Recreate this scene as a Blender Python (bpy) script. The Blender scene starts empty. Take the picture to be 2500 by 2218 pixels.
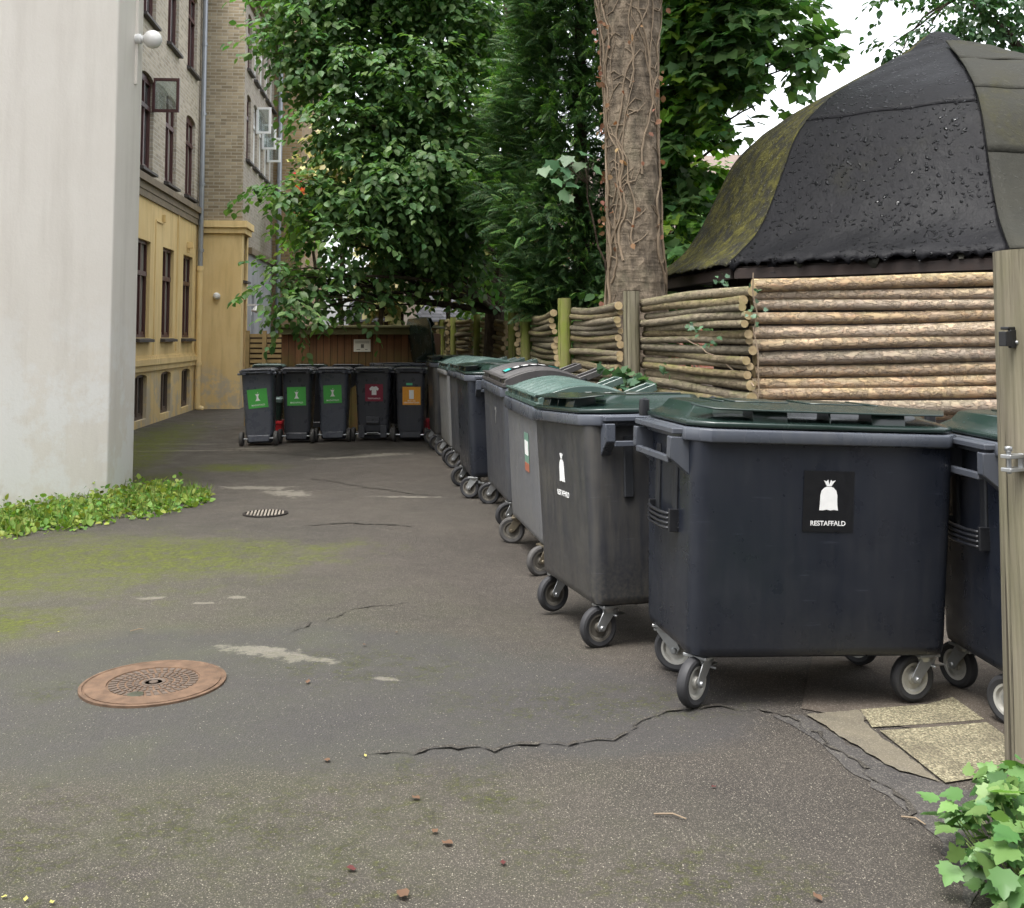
import bpy, bmesh, math, random
import numpy as np
from mathutils import Vector, Matrix
R = math.radians
random.seed(7)
rng = np.random.default_rng(11)
C = bpy.context.scene.collection
SC = bpy.context.scene

# ------------------------------------------------------------------ camera, sky, sun, exposure
FPX, PPX, PPY, HZ, EYE = 2550.0, 1250.0, 658.0, 825.0, 1.5
PITCH = math.atan((HZ - PPY) / FPX)
cam_d = bpy.data.cameras.new('camera'); cam = bpy.data.objects.new('camera', cam_d); C.objects.link(cam)
cam.location = (0, 0, EYE); cam.rotation_euler = (R(90) + PITCH, 0, 0)
cam_d.sensor_fit = 'HORIZONTAL'; cam_d.sensor_width = 36.0; cam_d.lens = 36.0 * FPX / 2500.0
cam_d.shift_y = -(1109.0 - PPY) / 2500.0
cam_d.clip_start = 0.05; cam_d.clip_end = 2000
SC.camera = cam
SUN_EL, SUN_AZ = 70, 215          # overcast: a weak, very soft sun high up behind the camera on the left
world = bpy.data.worlds.new('World'); SC.world = world; world.use_nodes = True
wn = world.node_tree; bg = wn.nodes['Background']
sky = wn.nodes.new('ShaderNodeTexSky'); sky.sky_type = 'NISHITA'; sky.sun_disc = False
sky.sun_elevation = R(SUN_EL); sky.sun_rotation = R(SUN_AZ); sky.air_density = 1.0; sky.dust_density = 4.0; sky.ozone_density = 1.0
hs = wn.nodes.new('ShaderNodeHueSaturation'); hs.inputs['Saturation'].default_value = 0.18; hs.inputs['Value'].default_value = 1.0
wn.links.new(sky.outputs[0], hs.inputs['Color']); wn.links.new(hs.outputs[0], bg.inputs['Color'])
bg.inputs['Strength'].default_value = 0.15
sun_d = bpy.data.lights.new('sun', 'SUN'); sun_d.energy = 0.6; sun_d.angle = R(25); sun_d.color = (1.0, 0.97, 0.92)
sun = bpy.data.objects.new('sun', sun_d); C.objects.link(sun)
az = R(SUN_AZ)
sdir = Vector((math.sin(az) * math.cos(R(SUN_EL)), math.cos(az) * math.cos(R(SUN_EL)), math.sin(R(SUN_EL))))
sun.rotation_euler = sdir.to_track_quat('Z', 'Y').to_euler(); sun.location = (0, 0, 30)
SC.view_settings.view_transform = 'Standard'; SC.view_settings.look = 'None'
SC.view_settings.exposure = 1.95; SC.view_settings.gamma = 1.0
SC.cycles.max_bounces = 6; SC.cycles.transparent_max_bounces = 8; SC.cycles.diffuse_bounces = 2
SC.cycles.caustics_reflective = False; SC.cycles.caustics_refractive = False
try: SC.cycles.use_denoising = True
except Exception: pass

# ------------------------------------------------------------------ measuring helpers
def sst(a, b, x):
    t = min(1, max(0, (x - a) / (b - a))); return t * t * (3 - 2 * t)
def hgt(x, y):                    # the yard: a shallow gutter along the log fence, falling to the right
    return -0.085 * sst(5, 6.6, y) * (1 - sst(8, 9.8, y)) * sst(-0.8, 0.2, x) - 0.05 * sst(0.7, 2.0, x)
def ray(u, v):
    x = (u - PPX) / FPX; yy = (PPY - v) / FPX; c, s = math.cos(PITCH), math.sin(PITCH)
    return Vector((x, c - s * yy, s + c * yy))
def gp(u, v, dz=0.0):             # photo point -> place on the ground
    d = ray(u, v); z = dz
    for _ in range(6):
        t = (z - EYE) / d.z; p = Vector((d.x * t, d.y * t, z)); z = hgt(p.x, p.y) + dz
    return p
def at(u, v, Y):                  # photo point -> place at distance Y
    d = ray(u, v); t = Y / d.y; return Vector((d.x * t, Y, EYE + d.z * t))
def L(r, g, b):                   # 0-255 colour -> linear
    f = lambda c: (c / 255 / 12.92) if c <= 10 else ((c / 255 + 0.055) / 1.055) ** 2.4
    return (f(r), f(g), f(b))

# ------------------------------------------------------------------ material helpers
class NT:
    def __init__(s, name):
        s.m = bpy.data.materials.new(name); s.m.use_nodes = True; s.t = s.m.node_tree; s.t.nodes.clear()
        s.out = s.t.nodes.new('ShaderNodeOutputMaterial')
    def n(s, typ, ins=None, **pr):
        k = s.t.nodes.new('ShaderNode' + typ)
        for a, b in pr.items(): setattr(k, a, b)
        for a, b in (ins or {}).items(): s.put(k.inputs[a], b)
        return k
    def put(s, sock, v):
        if hasattr(v, 'is_output'): s.t.links.new(v, sock)
        else:
            if sock.type == 'RGBA' and len(v) == 3: v = (*v, 1)
            sock.default_value = v
    def obj(s): return s.n('TexCoord').outputs['Object']
    def mp(s, vec, scale=(1, 1, 1), loc=(0, 0, 0), rot=(0, 0, 0), typ='POINT'):
        return s.n('Mapping', {'Vector': vec, 'Scale': scale, 'Location': loc, 'Rotation': rot}, vector_type=typ).outputs[0]
    def noise(s, vec, scale, detail=4, rough=0.55, dist=0.0):
        return s.n('TexNoise', {'Vector': vec, 'Scale': scale, 'Detail': detail, 'Roughness': rough, 'Distortion': dist}).outputs['Fac']
    def vor(s, vec, scale, feature='F1', rnd=1.0):
        return s.n('TexVoronoi', {'Vector': vec, 'Scale': scale, 'Randomness': rnd}, feature=feature)
    def ramp(s, fac, stops):
        k = s.n('ValToRGB', {'Fac': fac}); e = k.color_ramp.elements
        while len(e) < len(stops): e.new(0.5)
        for el, (p, c) in zip(e, stops):
            el.position = p; el.color = (*c, 1) if len(c) == 3 else c
        return k.outputs[0]
    def mr(s, v, a, b, c=0.0, d=1.0): return s.n('MapRange', {0: v, 1: a, 2: b, 3: c, 4: d}).outputs[0]
    def math(s, op, a, b=0.0, cl=False): return s.n('Math', {0: a, 1: b}, operation=op, use_clamp=cl).outputs[0]
    def mix(s, f, a, b, mode='MIX'): return s.n('MixRGB', {'Fac': f, 'Color1': a, 'Color2': b}, blend_type=mode).outputs[0]
    def bump(s, h, strength=0.3, dist=0.01): return s.n('Bump', {'Height': h, 'Strength': strength, 'Distance': dist}).outputs[0]
    def sep(s, v): return s.n('SeparateXYZ', {0: v}).outputs
    def com(s, x, y, z): return s.n('CombineXYZ', {0: x, 1: y, 2: z}).outputs[0]
    def pbsdf(s, col, rough=0.6, nrm=None, metal=0.0, spec=0.5, **kw):
        d = {'Base Color': col, 'Roughness': rough, 'Metallic': metal, 'Specular IOR Level': spec}
        if nrm is not None: d['Normal'] = nrm
        d.update(kw); return s.n('BsdfPrincipled', d).outputs[0]
    def end(s, sh): s.t.links.new(sh, s.out.inputs[0]); return s.m

MATS = {}
def plastic(name, col, rough=0.42, dirt=(0.10, 0.095, 0.08), amt=0.35, seed=0.0):
    n = NT(name); v = n.mp(n.obj(), loc=(seed, seed * 2, 0))
    big = n.noise(v, 2.2, 5, 0.6); st = n.noise(n.mp(v, (14, 14, 1.2)), 1.5, 4, 0.6); fine = n.noise(v, 60, 3)
    f = n.math('MULTIPLY', n.mr(n.math('MULTIPLY', big, st), 0.2, 0.5), amt, True)
    z = n.sep(n.obj())[2]
    splash = n.math('MULTIPLY', n.math('MULTIPLY', n.mr(z, 0.5, 0.2), n.mr(fine, 0.35, 0.7)), amt * 0.9, True)
    c = n.mix(f, col, dirt); c = n.mix(splash, c, dirt)
    scr = n.noise(n.mp(v, (3, 3, 40), rot=(0.3, 0.5, 0)), 2.0, 2)
    c = n.mix(n.mr(scr, 0.70, 0.74, 0, 0.25), c, tuple(min(1, x * 3 + .03) for x in col))
    r = n.math('ADD', n.mr(n.noise(v, 9, 4), 0.3, 0.7, rough - 0.08, rough + 0.12), n.math('MULTIPLY', f, 0.35))
    return n.end(n.pbsdf(c, r, n.bump(n.noise(v, 350, 2), 0.12, 0.002)))
def simple(name, col, rough=0.6, metal=0.0, var=0.25, scale=12, bump=0.15, spec=0.5):
    n = NT(name); v = n.obj(); f = n.noise(v, scale, 5, 0.6)
    c = n.mix(n.mr(f, 0.3, 0.75), tuple(x * (1 - var) for x in col), tuple(min(1, x * (1 + var)) for x in col))
    return n.end(n.pbsdf(c, n.mr(f, 0.3, 0.7, rough - 0.07, rough + 0.07), n.bump(n.noise(v, scale * 8, 3), bump, 0.003), metal, spec))
def flat(name, col, rough=0.45): return simple(name, col, rough, 0, 0.06, 30, 0.03)

def leaf_mat(name, base, var, trans, rough=0.4, spec=0.5, hue=0.03):
    n = NT(name); r = n.n('NewGeometry').outputs['Random Per Island']
    c = n.mix(r, base, var)
    c = n.n('HueSaturation', {'Hue': n.mr(n.math('FRACT', n.math('MULTIPLY', r, 17.3)), 0, 1, 0.5 - hue, 0.5 + hue), 'Saturation': 1.0,
            'Value': n.mr(n.math('FRACT', n.math('MULTIPLY', r, 7.7)), 0, 1, 0.7, 1.35), 'Color': c}).outputs[0]
    p = n.pbsdf(c, rough, None, 0, spec)
    t = n.n('BsdfTranslucent', {'Color': n.mix(1.0, c, trans, 'MULTIPLY')}).outputs[0]
    return n.end(n.n('MixShader', {0: 0.4, 1: p, 2: t}).outputs[0])

# ------------------------------------------------------------------ mesh helpers
class MB:
    def __init__(s): s.v = []; s.f = []; s.mi = []
    def add(s, vs, fs, mi=0, M=None):
        o = len(s.v)
        for p in vs: s.v.append(tuple(M @ Vector(p)) if M is not None else tuple(p))
        for f in fs: s.f.append(tuple(i + o for i in f)); s.mi.append(mi)
    def box(s, c, d, mi=0, M=None, rz=0.0):
        x, y, z = (k / 2 for k in d); vs = [(-x, -y, -z), (x, -y, -z), (x, y, -z), (-x, y, -z), (-x, -y, z), (x, -y, z), (x, y, z), (-x, y, z)]
        T = Matrix.Translation(c) @ Matrix.Rotation(rz, 4, 'Z')
        if M is not None: T = M @ T
        s.add(vs, [(3, 2, 1, 0), (4, 5, 6, 7), (0, 1, 5, 4), (1, 2, 6, 5), (2, 3, 7, 6), (3, 0, 4, 7)], mi, T)
    def b2(s, x0, x1, y0, y1, z0, z1, mi=0, M=None): s.box(((x0 + x1) / 2, (y0 + y1) / 2, (z0 + z1) / 2), (x1 - x0, y1 - y0, z1 - z0), mi, M)
    def loft(s, rings, mi=0, cap0=True, cap1=True, M=None):
        n = len(rings[0]); vs = [p for r in rings for p in r]; fs = []
        for k in range(len(rings) - 1):
            for i in range(n):
                j = (i + 1) % n; fs.append((k * n + i, k * n + j, (k + 1) * n + j, (k + 1) * n + i))
        if cap0: fs.append(tuple(range(n - 1, -1, -1)))
        if cap1: fs.append(tuple(range((len(rings) - 1) * n, len(rings) * n)))
        s.add(vs, fs, mi, M)
    def tube(s, path, rad, n=8, mi=0, cap=True, M=None, mcap=None):
        path = [Vector(p) for p in path]
        if not hasattr(rad, '__len__'): rad = [rad] * len(path)
        rings = []; up = None
        for i, p in enumerate(path):
            d = (path[min(i + 1, len(path) - 1)] - path[max(i - 1, 0)]).normalized()
            if up is None:
                up = Vector((0, 0, 1)) if abs(d.z) < 0.9 else Vector((1, 0, 0))
            a = d.cross(up).normalized(); b = a.cross(d).normalized(); up = b
            rings.append([p + rad[i] * (math.cos(t) * a + math.sin(t) * b) for t in [2 * math.pi * k / n for k in range(n)]])
        s.loft(rings, mi, False, False, M)
        if cap:
            for q, rv in ((rings[0], False), (rings[-1], True)):
                s.add(q, [tuple(range(n)) if rv else tuple(range(n - 1, -1, -1))], mi if mcap is None else mcap, M)
    def lathe(s, prof, n=24, mi=0, M=None, closed=False):
        rings = [[(r * math.cos(2 * math.pi * k / n), r * math.sin(2 * math.pi * k / n), z) for k in range(n)] for r, z in prof]
        if closed: rings.append(rings[0])
        s.loft(rings, mi, not closed and prof[0][0] > 1e-5, not closed and prof[-1][0] > 1e-5, M)
    def prism(s, poly, z0, z1, mi=0, M=None):
        s.loft([[(x, y, z0) for x, y in poly], [(x, y, z1) for x, y in poly]], mi, True, True, M)
    def build(s, name, mats, parent=None, bevel=0.0, smooth=35, seg=1, fix=False):
        me = bpy.data.meshes.new(name); me.from_pydata(s.v, [], s.f)
        if not isinstance(mats, (list, tuple)): mats = [mats]
        for m in mats: me.materials.append(m)
        me.polygons.foreach_set('material_index', s.mi)
        if bevel or fix:
            bm = bmesh.new(); bm.from_mesh(me); bmesh.ops.remove_doubles(bm, verts=bm.verts, dist=1e-5)
            if fix: bmesh.ops.recalc_face_normals(bm, faces=bm.faces)
            if bevel:
                es = [e for e in bm.edges if len(e.link_faces) == 2 and e.calc_face_angle() > R(30)]
                bmesh.ops.bevel(bm, geom=es, offset=bevel, segments=seg, affect='EDGES', profile=0.5, clamp_overlap=True)
            bm.to_mesh(me); bm.free()
        me.update()
        if smooth and len(me.polygons):
            me.polygons.foreach_set('use_smooth', [True] * len(me.polygons)); me.set_sharp_from_angle(angle=R(smooth))
        o = bpy.data.objects.new(name, me); C.objects.link(o)
        if parent: o.parent = parent
        return o
def rrect(w, d, r, z, n=4, cx=0.0, cy=0.0):
    pts = []
    for sx, sy, a0 in ((1, 1, 0), (-1, 1, 90), (-1, -1, 180), (1, -1, 270)):
        for k in range(n + 1):
            a = R(a0 + 90 * k / n); pts.append((cx + sx * (w / 2 - r) + r * math.cos(a), cy + sy * (d / 2 - r) + r * math.sin(a), z))
    return pts
def np_mesh(name, verts, faces_idx, sizes, mat, parent=None, smooth=False):
    me = bpy.data.meshes.new(name); nv = len(verts)
    me.vertices.add(nv); me.vertices.foreach_set('co', np.asarray(verts, np.float32).ravel())
    me.loops.add(len(faces_idx)); me.loops.foreach_set('vertex_index', np.asarray(faces_idx, np.int32))
    st = np.zeros(len(sizes), np.int32); st[1:] = np.cumsum(sizes)[:-1]
    me.polygons.add(len(sizes)); me.polygons.foreach_set('loop_start', st)
    me.update(calc_edges=True); me.materials.append(mat)
    if smooth: me.polygons.foreach_set('use_smooth', np.ones(len(sizes), bool))
    o = bpy.data.objects.new(name, me); C.objects.link(o)
    if parent: o.parent = parent
    return o
def scatter(name, tmpl, pos, d, nrm, size, mat, parent=None, widen=None):
    """one leaf template set on many spots: along d, facing nrm, each with its own size"""
    tv, tf = np.array(tmpl[0], float), tmpl[1]; n = len(pos)
    d = d / (np.linalg.norm(d, axis=1, keepdims=True) + 1e-9)
    x = np.cross(d, nrm); x /= (np.linalg.norm(x, axis=1, keepdims=True) + 1e-9); z = np.cross(x, d)
    w = np.ones(n) if widen is None else widen
    V = pos[:, None, :] + size[:, None, None] * (tv[None, :, 0, None] * x[:, None, :] * w[:, None, None] + tv[None, :, 1, None] * d[:, None, :] + tv[None, :, 2, None] * z[:, None, :])
    k = len(tv); base = np.concatenate([np.array(f) for f in tf]); sz = np.array([len(f) for f in tf])
    idx = (np.arange(n)[:, None] * k + base[None, :]).ravel()
    return np_mesh(name, V.reshape(-1, 3), idx, np.tile(sz, n), mat, parent)
LOBED = ([(0, 0, 0), (.2, -.06, .02), (.36, .08, .03), (.5, .12, .0), (.42, .26, .03), (.56, .42, .0), (.40, .46, .02), (.34, .62, .0), (.2, .64, .02), (.16, .8, .0), (0, .98, -.08), (-.16, .8, .0), (-.2, .64, .02), (-.34, .62, .0), (-.40, .46, .02), (-.56, .42, .0), (-.42, .26, .03), (-.5, .12, .0), (-.36, .08, .03), (-.2, -.06, .02), (0, .4, -.05)],
         [(20, 0, 1, 2, 3, 4), (20, 4, 5, 6, 7), (20, 7, 8, 9, 10), (20, 10, 11, 12, 13), (20, 13, 14, 15, 16), (20, 16, 17, 18, 19, 0)])
OVAL = ([(0, 0, 0), (.28, .22, .07), (.36, .5, .07), (.2, .8, .02), (0, 1, -.1), (-.2, .8, .02), (-.36, .5, .07), (-.28, .22, .07), (0, .5, 0)],
        [(0, 1, 2, 8), (8, 2, 3, 4), (0, 8, 6, 7), (8, 4, 5, 6)])
MAPLE = ([(0, 0, 0), (.22, .05, 0), (.45, .02, .04), (.42, .24, .03), (.62, .54, .0), (.40, .50, .03), (.28, .70, .02), (0, 1.05, -.06), (-.28, .70, .02), (-.40, .50, .03),
          (-.62, .54, .0), (-.42, .24, .03), (-.45, .02, .04), (-.22, .05, 0), (0, .4, -.02)],
         [(14, 0, 1, 2, 3), (14, 3, 4, 5), (14, 5, 6, 7), (14, 7, 8, 9), (14, 9, 10, 11), (14, 11, 12, 13, 0)])
def frond():
    vs, fs = [], []
    def blade(x0, y0, z0, ang, ln, w):
        dx, dy = math.sin(ang), math.cos(ang); px, py = dy, -dx; o = len(vs)
        vs.extend([(x0, y0, z0), (x0 + dx * ln * .5 + px * w, y0 + dy * ln * .5 + py * w, z0 + .01), (x0 + dx * ln, y0 + dy * ln, z0 - ln * .25), (x0 + dx * ln * .5 - px * w, y0 + dy * ln * .5 - py * w, z0 - .01)])
        fs.append((o, o + 1, o + 2, o + 3))
    for k in range(7):
        t = .08 + .13 * k; ln = .46 * (1 - t * .75)
        for sgn in (-1, 1):
            a = sgn * R(46 - 10 * t); blade(0, t, -.12 * t * t, a, ln, .035)
            blade(math.sin(a) * ln * .4, t + math.cos(a) * ln * .4, -.12 * t * t - .03, a + sgn * .6, ln * .5, .03)
    blade(0, .85, -.09, 0, .28, .04)
    return vs, fs
FROND = frond()
def nrmlz(a): return a / (np.linalg.norm(a, axis=1, keepdims=True) + 1e-9)

def empty(name, loc=(0, 0, 0), rz=0.0, label=None, cat=None, group=None, ry=0.0, rx=0.0):
    o = bpy.data.objects.new(name, None); C.objects.link(o); o.empty_display_size = 0.2
    o.location = loc; o.rotation_euler = (rx, ry, rz)
    return tag(o, label, cat, group)
def tag(o, label=None, cat=None, group=None, kind=None):
    if label: o['label'] = label
    if cat: o['category'] = cat
    if group: o['group'] = group
    if kind: o['kind'] = kind
    return o
def copy_tree(o, parent=None):
    c = o.copy(); C.objects.link(c)
    if parent: c.parent = parent
    for ch in list(o.children): copy_tree(ch, c)
    return c
def text_mesh(txt, size, thick=0.0006, align='CENTER', xs=1.0):
    cu = bpy.data.curves.new('lettering', 'FONT'); cu.body = txt; cu.size = size; cu.align_x = align; cu.extrude = thick; cu.offset = size * 0.012
    o = bpy.data.objects.new('lettering', cu); C.objects.link(o)
    dg = bpy.context.evaluated_depsgraph_get(); me = bpy.data.meshes.new_from_object(o.evaluated_get(dg))
    bpy.data.objects.remove(o); 
    if xs != 1.0:
        for v in me.vertices: v.co.x *= xs
    return me
def text_obj(txt, size, mat, parent, loc, rot=(R(90), 0, 0), xs=1.0):
    me = text_mesh(txt, size, xs=xs); me.materials.clear(); me.materials.append(mat)
    o = bpy.data.objects.new('lettering', me); C.objects.link(o); o.parent = parent; o.location = loc; o.rotation_euler = rot
    return o

# ------------------------------------------------------------------ ground
def blob_mask(n, P, items, wob, soft=0.35):
    """irregular stains: each item (centre x, centre y, half length, half width, turn in degrees)"""
    acc = None
    for (cx, cy, a, b, rot) in items:
        q = n.mp(P, (a, b, 1), (cx, cy, 0), (0, 0, R(rot)), 'TEXTURE')
        ln = n.n('VectorMath', {0: q}, operation='LENGTH').outputs['Value']
        m = n.mr(n.math('ADD', ln, wob), 1 + soft, 1 - soft)
        acc = m if acc is None else n.math('MAXIMUM', acc, m)
    return acc
def ground_mat():
    n = NT('asphalt'); P = n.obj(); xyz = n.sep(P); P2 = n.com(xyz[0], xyz[1], 0.0)
    big = n.noise(P2, 0.55, 5, 0.6); mid = n.noise(P2, 3.1, 6, 0.65); fine = n.noise(P2, 55, 4, 0.7)
    wob = n.mr(n.noise(P2, 2.4, 7, 0.68), 0.25, 0.75, -0.6, 0.6)
    wob2 = n.mr(n.noise(P2, 11, 6, 0.7), 0.3, 0.7, -0.9, 0.9); mossn = n.noise(P2, 34, 6, 0.8)
    base = n.mix(n.mr(big, 0.35, 0.65), L(56, 53, 49), L(72, 67, 61))
    base = n.mix(n.mr(mid, 0.35, 0.7, 0, 0.55), base, L(50, 47, 44))
    # the smoother, greyer patch laid round the manhole
    patch = blob_mask(n, P2, [(-1.3, 4.6, 1.5, 0.95, 8), (-0.4, 4.35, 1.25, 0.62, 10), (0.35, 4.3, 0.7, 0.45, 10)], n.math('MULTIPLY', wob, 0.35), 0.12)
    base = n.mix(n.math('MULTIPLY', patch, 0.75), base, L(60, 59, 59))
    dark_blobs = blob_mask(n, P2, [(-1.2, 3.25, 0.9, 0.45, 10), (-0.3, 7.2, 0.9, 1.2, 0), (-1.7, 12, 1.4, 1.6, 0), (1.6, 4.9, .9, .6, 0), (-.9, 2.9, .8, .3, 0)], wob, 0.6)  # darker brown blobs, one of them beneath the front containers
    base = n.mix(n.math('MULTIPLY', dark_blobs, 0.5), base, L(56, 51, 48))
    v1 = n.vor(P2, 150); v2 = n.vor(P2, 240); v3 = n.vor(P2, 75)
    gr = n.noise(P2, 170, 3, .8); base = n.mix(n.mr(gr, .34, .66, 0, 1), n.mix(1.0, base, (.62, .61, .60), 'MULTIPLY'), n.mix(1.0, base, (1.32, 1.31, 1.29), 'MULTIPLY'))
    agg = n.math('SUBTRACT', 1.0, n.math('MULTIPLY', patch, 0.6))
    s2 = n.math('MULTIPLY', n.mr(n.sep(v2.outputs['Color'])[0], 0.50, 0.7), n.mr(v2.outputs['Distance'], 0.48, 0.30))
    base = n.mix(n.math('MULTIPLY', s2, n.math('MULTIPLY', agg, 0.38)), base, L(165, 155, 140))
    dk = n.math('MULTIPLY', n.mr(n.sep(v2.outputs['Color'])[1], 0.6, 0.72), n.mr(v2.outputs['Distance'], 0.5, 0.35))
    base = n.mix(n.math('MULTIPLY', dk, 0.5), base, L(50, 47, 44))
    s1 = n.math('MULTIPLY', n.mr(n.sep(v1.outputs['Color'])[0], 0.84, 0.92), n.mr(v1.outputs['Distance'], 0.34, 0.2))
    base = n.mix(n.math('MULTIPLY', s1, n.math('MULTIPLY', agg, 0.55)), base, L(176, 168, 152))
    s3 = n.math('MULTIPLY', n.mr(n.sep(v3.outputs['Color'])[2], 0.93, 0.95), n.mr(v3.outputs['Distance'], 0.16, 0.12))
    base = n.mix(n.math('MULTIPLY', s3, 0.6), base, L(190, 184, 166))
    # worn pale mortar spots
    pale = blob_mask(n, P2, [(-1.22, 5.13, .17, .07, -22), (-1.0, 5.02, .15, .05, -25), (-.56, 4.72, .05, .02, -10), (-2.09, 6.15, .10, .03, 5), (-1.6, 6.17, .06, .025, 0), (-1.75, 6.04, .05, .02, 0),
        (-2.15, 10.2, .28, .14, -45), (-.97, 10.0, .3, .04, -5), (-1.95, 13.3, .6, .08, 28), (-1.6, 13.6, .3, .12, 10), (-2.6, 10.6, .35, .1, 0), (-3.55, 14.3, .32, .08, 12), (-4.9, 14.9, .9, .05, 0), (-4.3, 14.0, 1.4, .05, 5), (1.2, 9.0, .05, .02, 0)],
        n.math('ADD', n.math('MULTIPLY', wob, .5), wob2), 0.2)
    base = n.mix(n.math('MULTIPLY', pale, n.mr(fine, .3, .7, .35, .8)), base, L(124, 119, 108))
    # moss
    mf = n.noise(P2, 9, 7, 0.72); mb = n.noise(P2, 1.6, 5, 0.6)
    moss = blob_mask(n, P2, [(-3.3, 7.0, 1.25, .85, 10), (-2.55, 7.25, 1.1, .55, 8), (-3.6, 6.3, .8, .5, 0), (-2.9, 5.6, .5, .35, 0), (-4.6, 12.5, .35, 2.6, 8), (-5.2, 15, .5, 3, 8), (-3.9, 10.6, .5, .9, 0), (-3.2, 12.2, .5, .3, 0)], n.math('ADD', wob, n.math('MULTIPLY', wob2, .3)), 0.5)
    moss2 = blob_mask(n, P2, [(-.85, 3.35, .62, .26, 10), (-1.5, 3.1, .5, .4, 0), (-.45, 3.0, .12, .3, 10), (.0, 3.35, .14, .42, 25), (-.28, 3.72, .16, .1, 0), (-.3, 2.75, .1, .3, 0), (-1.3, 2.7, .2, .4, 0), (.55, 3.0, .3, .16, 0), (-1.95, 4.55, .12, .1, 0), (0.3, 4.4, .5, .2, 0), (-.7, 4.9, .4, .25, 0)], wob, 0.6)
    mk = n.math('MULTIPLY', moss, n.math('MULTIPLY', n.mr(mf, 0.33, 0.55), n.mr(mossn, .34, .5, .45, 1))); mk = n.math('MULTIPLY', mk, n.mr(mb, 0.3, 0.5, 0.6, 1.0))
    mk2 = n.math('MULTIPLY', n.math('MULTIPLY', moss2, n.math('MULTIPLY', n.mr(mf, 0.45, 0.62), n.mr(mossn, .45, .60))), 0.55)
    mk = n.math('MAXIMUM', mk, mk2)
    mcol = n.mix(n.mr(mossn, 0.35, 0.7), L(56, 64, 20), L(112, 118, 40))
    base = n.mix(n.math('MULTIPLY', mk, 0.9, True), base, mcol)
    green = blob_mask(n, P2, [(-2.2, 5.4, 1.6, 1.0, 0), (-1.2, 3.3, 1.2, .7, 0), (-3.0, 6.6, 1.4, 1.2, 0)], wob, 0.8)
    base = n.mix(n.math('MULTIPLY', n.math('MULTIPLY', green, n.mr(mid, .3, .7)), 0.35), base, L(84, 88, 62))
    rough = n.mix(mk, n.com(n.mr(mid, 0.3, 0.7, 0.62, 0.9), 0, 0), (1, 1, 1))
    hgtv = n.math('ADD', n.math('MULTIPLY', n.math('SUBTRACT', 1.0, v1.outputs['Distance']), 0.5), n.math('ADD', n.math('MULTIPLY', fine, 1.0), n.math('MULTIPLY', n.math('MULTIPLY', mk, mf), 4.0)))
    return n.end(n.pbsdf(base, n.sep(rough)[0], n.bump(hgtv, 0.7, 0.007), 0, 0.3))
GM = ground_mat()
xs = np.concatenate([[-300, -80, -30], np.arange(-8, 5.01, 0.16), [8, 12, 30, 80, 300]])
ys = np.concatenate([[-200, -40, -10, -3], np.arange(1, 11.01, 0.16), np.arange(11.5, 30, 1.5), [35, 50, 100, 400]])
g = MB()
for y in ys:
    for x in xs: g.v.append((float(x), float(y), hgt(x, y) + 0.004 * math.sin(x * 2.3 + y) * math.sin(y * 1.7 - x * .6) * (1 if -8 < x < .2 and 1 < y < 11 else 0)))
nx = len(xs)
for j in range(len(ys) - 1):
    for i in range(nx - 1): g.f.append((j * nx + i, j * nx + i + 1, (j + 1) * nx + i + 1, (j + 1) * nx + i)); g.mi.append(0)
tag(g.build('ground', GM, smooth=60), kind='structure')

def sheet(name, pts, mat, dz, cuts=3, jag=0.0, kind='structure', seedv=1):
    rr = random.Random(seedv); P = []
    for i in range(len(pts)):
        a, b = Vector(pts[i][:2]), Vector(pts[(i + 1) % len(pts)][:2]); P.append(a)
        if jag:
            k = max(1, int((b - a).length / (jag * 2.5)))
            for q in range(1, k): P.append(a.lerp(b, q / k) + Vector((rr.uniform(-jag, jag), rr.uniform(-jag, jag))))
    bm = bmesh.new(); f = bm.faces.new([bm.verts.new((p.x, p.y, 0)) for p in P])
    bmesh.ops.triangulate(bm, faces=[f])
    for _ in range(cuts):
        es = [e for e in bm.edges if e.calc_length() > 0.16]
        if es: bmesh.ops.subdivide_edges(bm, edges=es, cuts=1); bmesh.ops.triangulate(bm, faces=[f for f in bm.faces if len(f.verts) > 3])
    for v in bm.verts: v.co.z = hgt(v.co.x, v.co.y) + dz
    bmesh.ops.recalc_face_normals(bm, faces=bm.faces)
    if bm.faces and sum(f.normal.z for f in bm.faces) < 0: bmesh.ops.reverse_faces(bm, faces=bm.faces)
    me = bpy.data.meshes.new(name); bm.to_mesh(me); bm.free(); me.materials.append(mat)
    o = bpy.data.objects.new(name, me); C.objects.link(o); return tag(o, kind=kind)
def slab_mat():
    n = NT('exposed_aggregate'); P = n.obj(); f = n.noise(P, 4, 5, .65); v = n.vor(P, 170)
    c = n.mix(n.mr(f, .3, .7), L(88, 84, 68), L(114, 108, 88))
    sp = n.mr(n.sep(v.outputs['Color'])[0], 0.0, 1.0, -.5, .5)
    c = n.mix(n.math('ADD', 0.25, sp, True), c, L(180, 172, 142)); c = n.mix(n.math('MULTIPLY', n.mr(n.sep(v.outputs['Color'])[1], .6, .8), .6), c, L(70, 62, 48))
    c = n.mix(n.mr(n.noise(P, 1.8, 5, .6), .52, .70, 0, .75), c, L(72, 66, 56))
    return n.end(n.pbsdf(c, .85, n.bump(v.outputs['Distance'], .5, .004), 0, .3))
def conc_mat(name, a, b):
    n = NT(name); P = n.obj(); f = n.noise(P, 6, 6, .65); v = n.vor(P, 260)
    c = n.mix(n.mr(f, .3, .7), a, b); c = n.mix(n.math('MULTIPLY', n.mr(n.sep(v.outputs['Color'])[0], .8, .9), .2), c, L(170, 165, 150))
    return n.end(n.pbsdf(c, .85, n.bump(n.noise(P, 120, 4), .4, .004), 0, .3))
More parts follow.
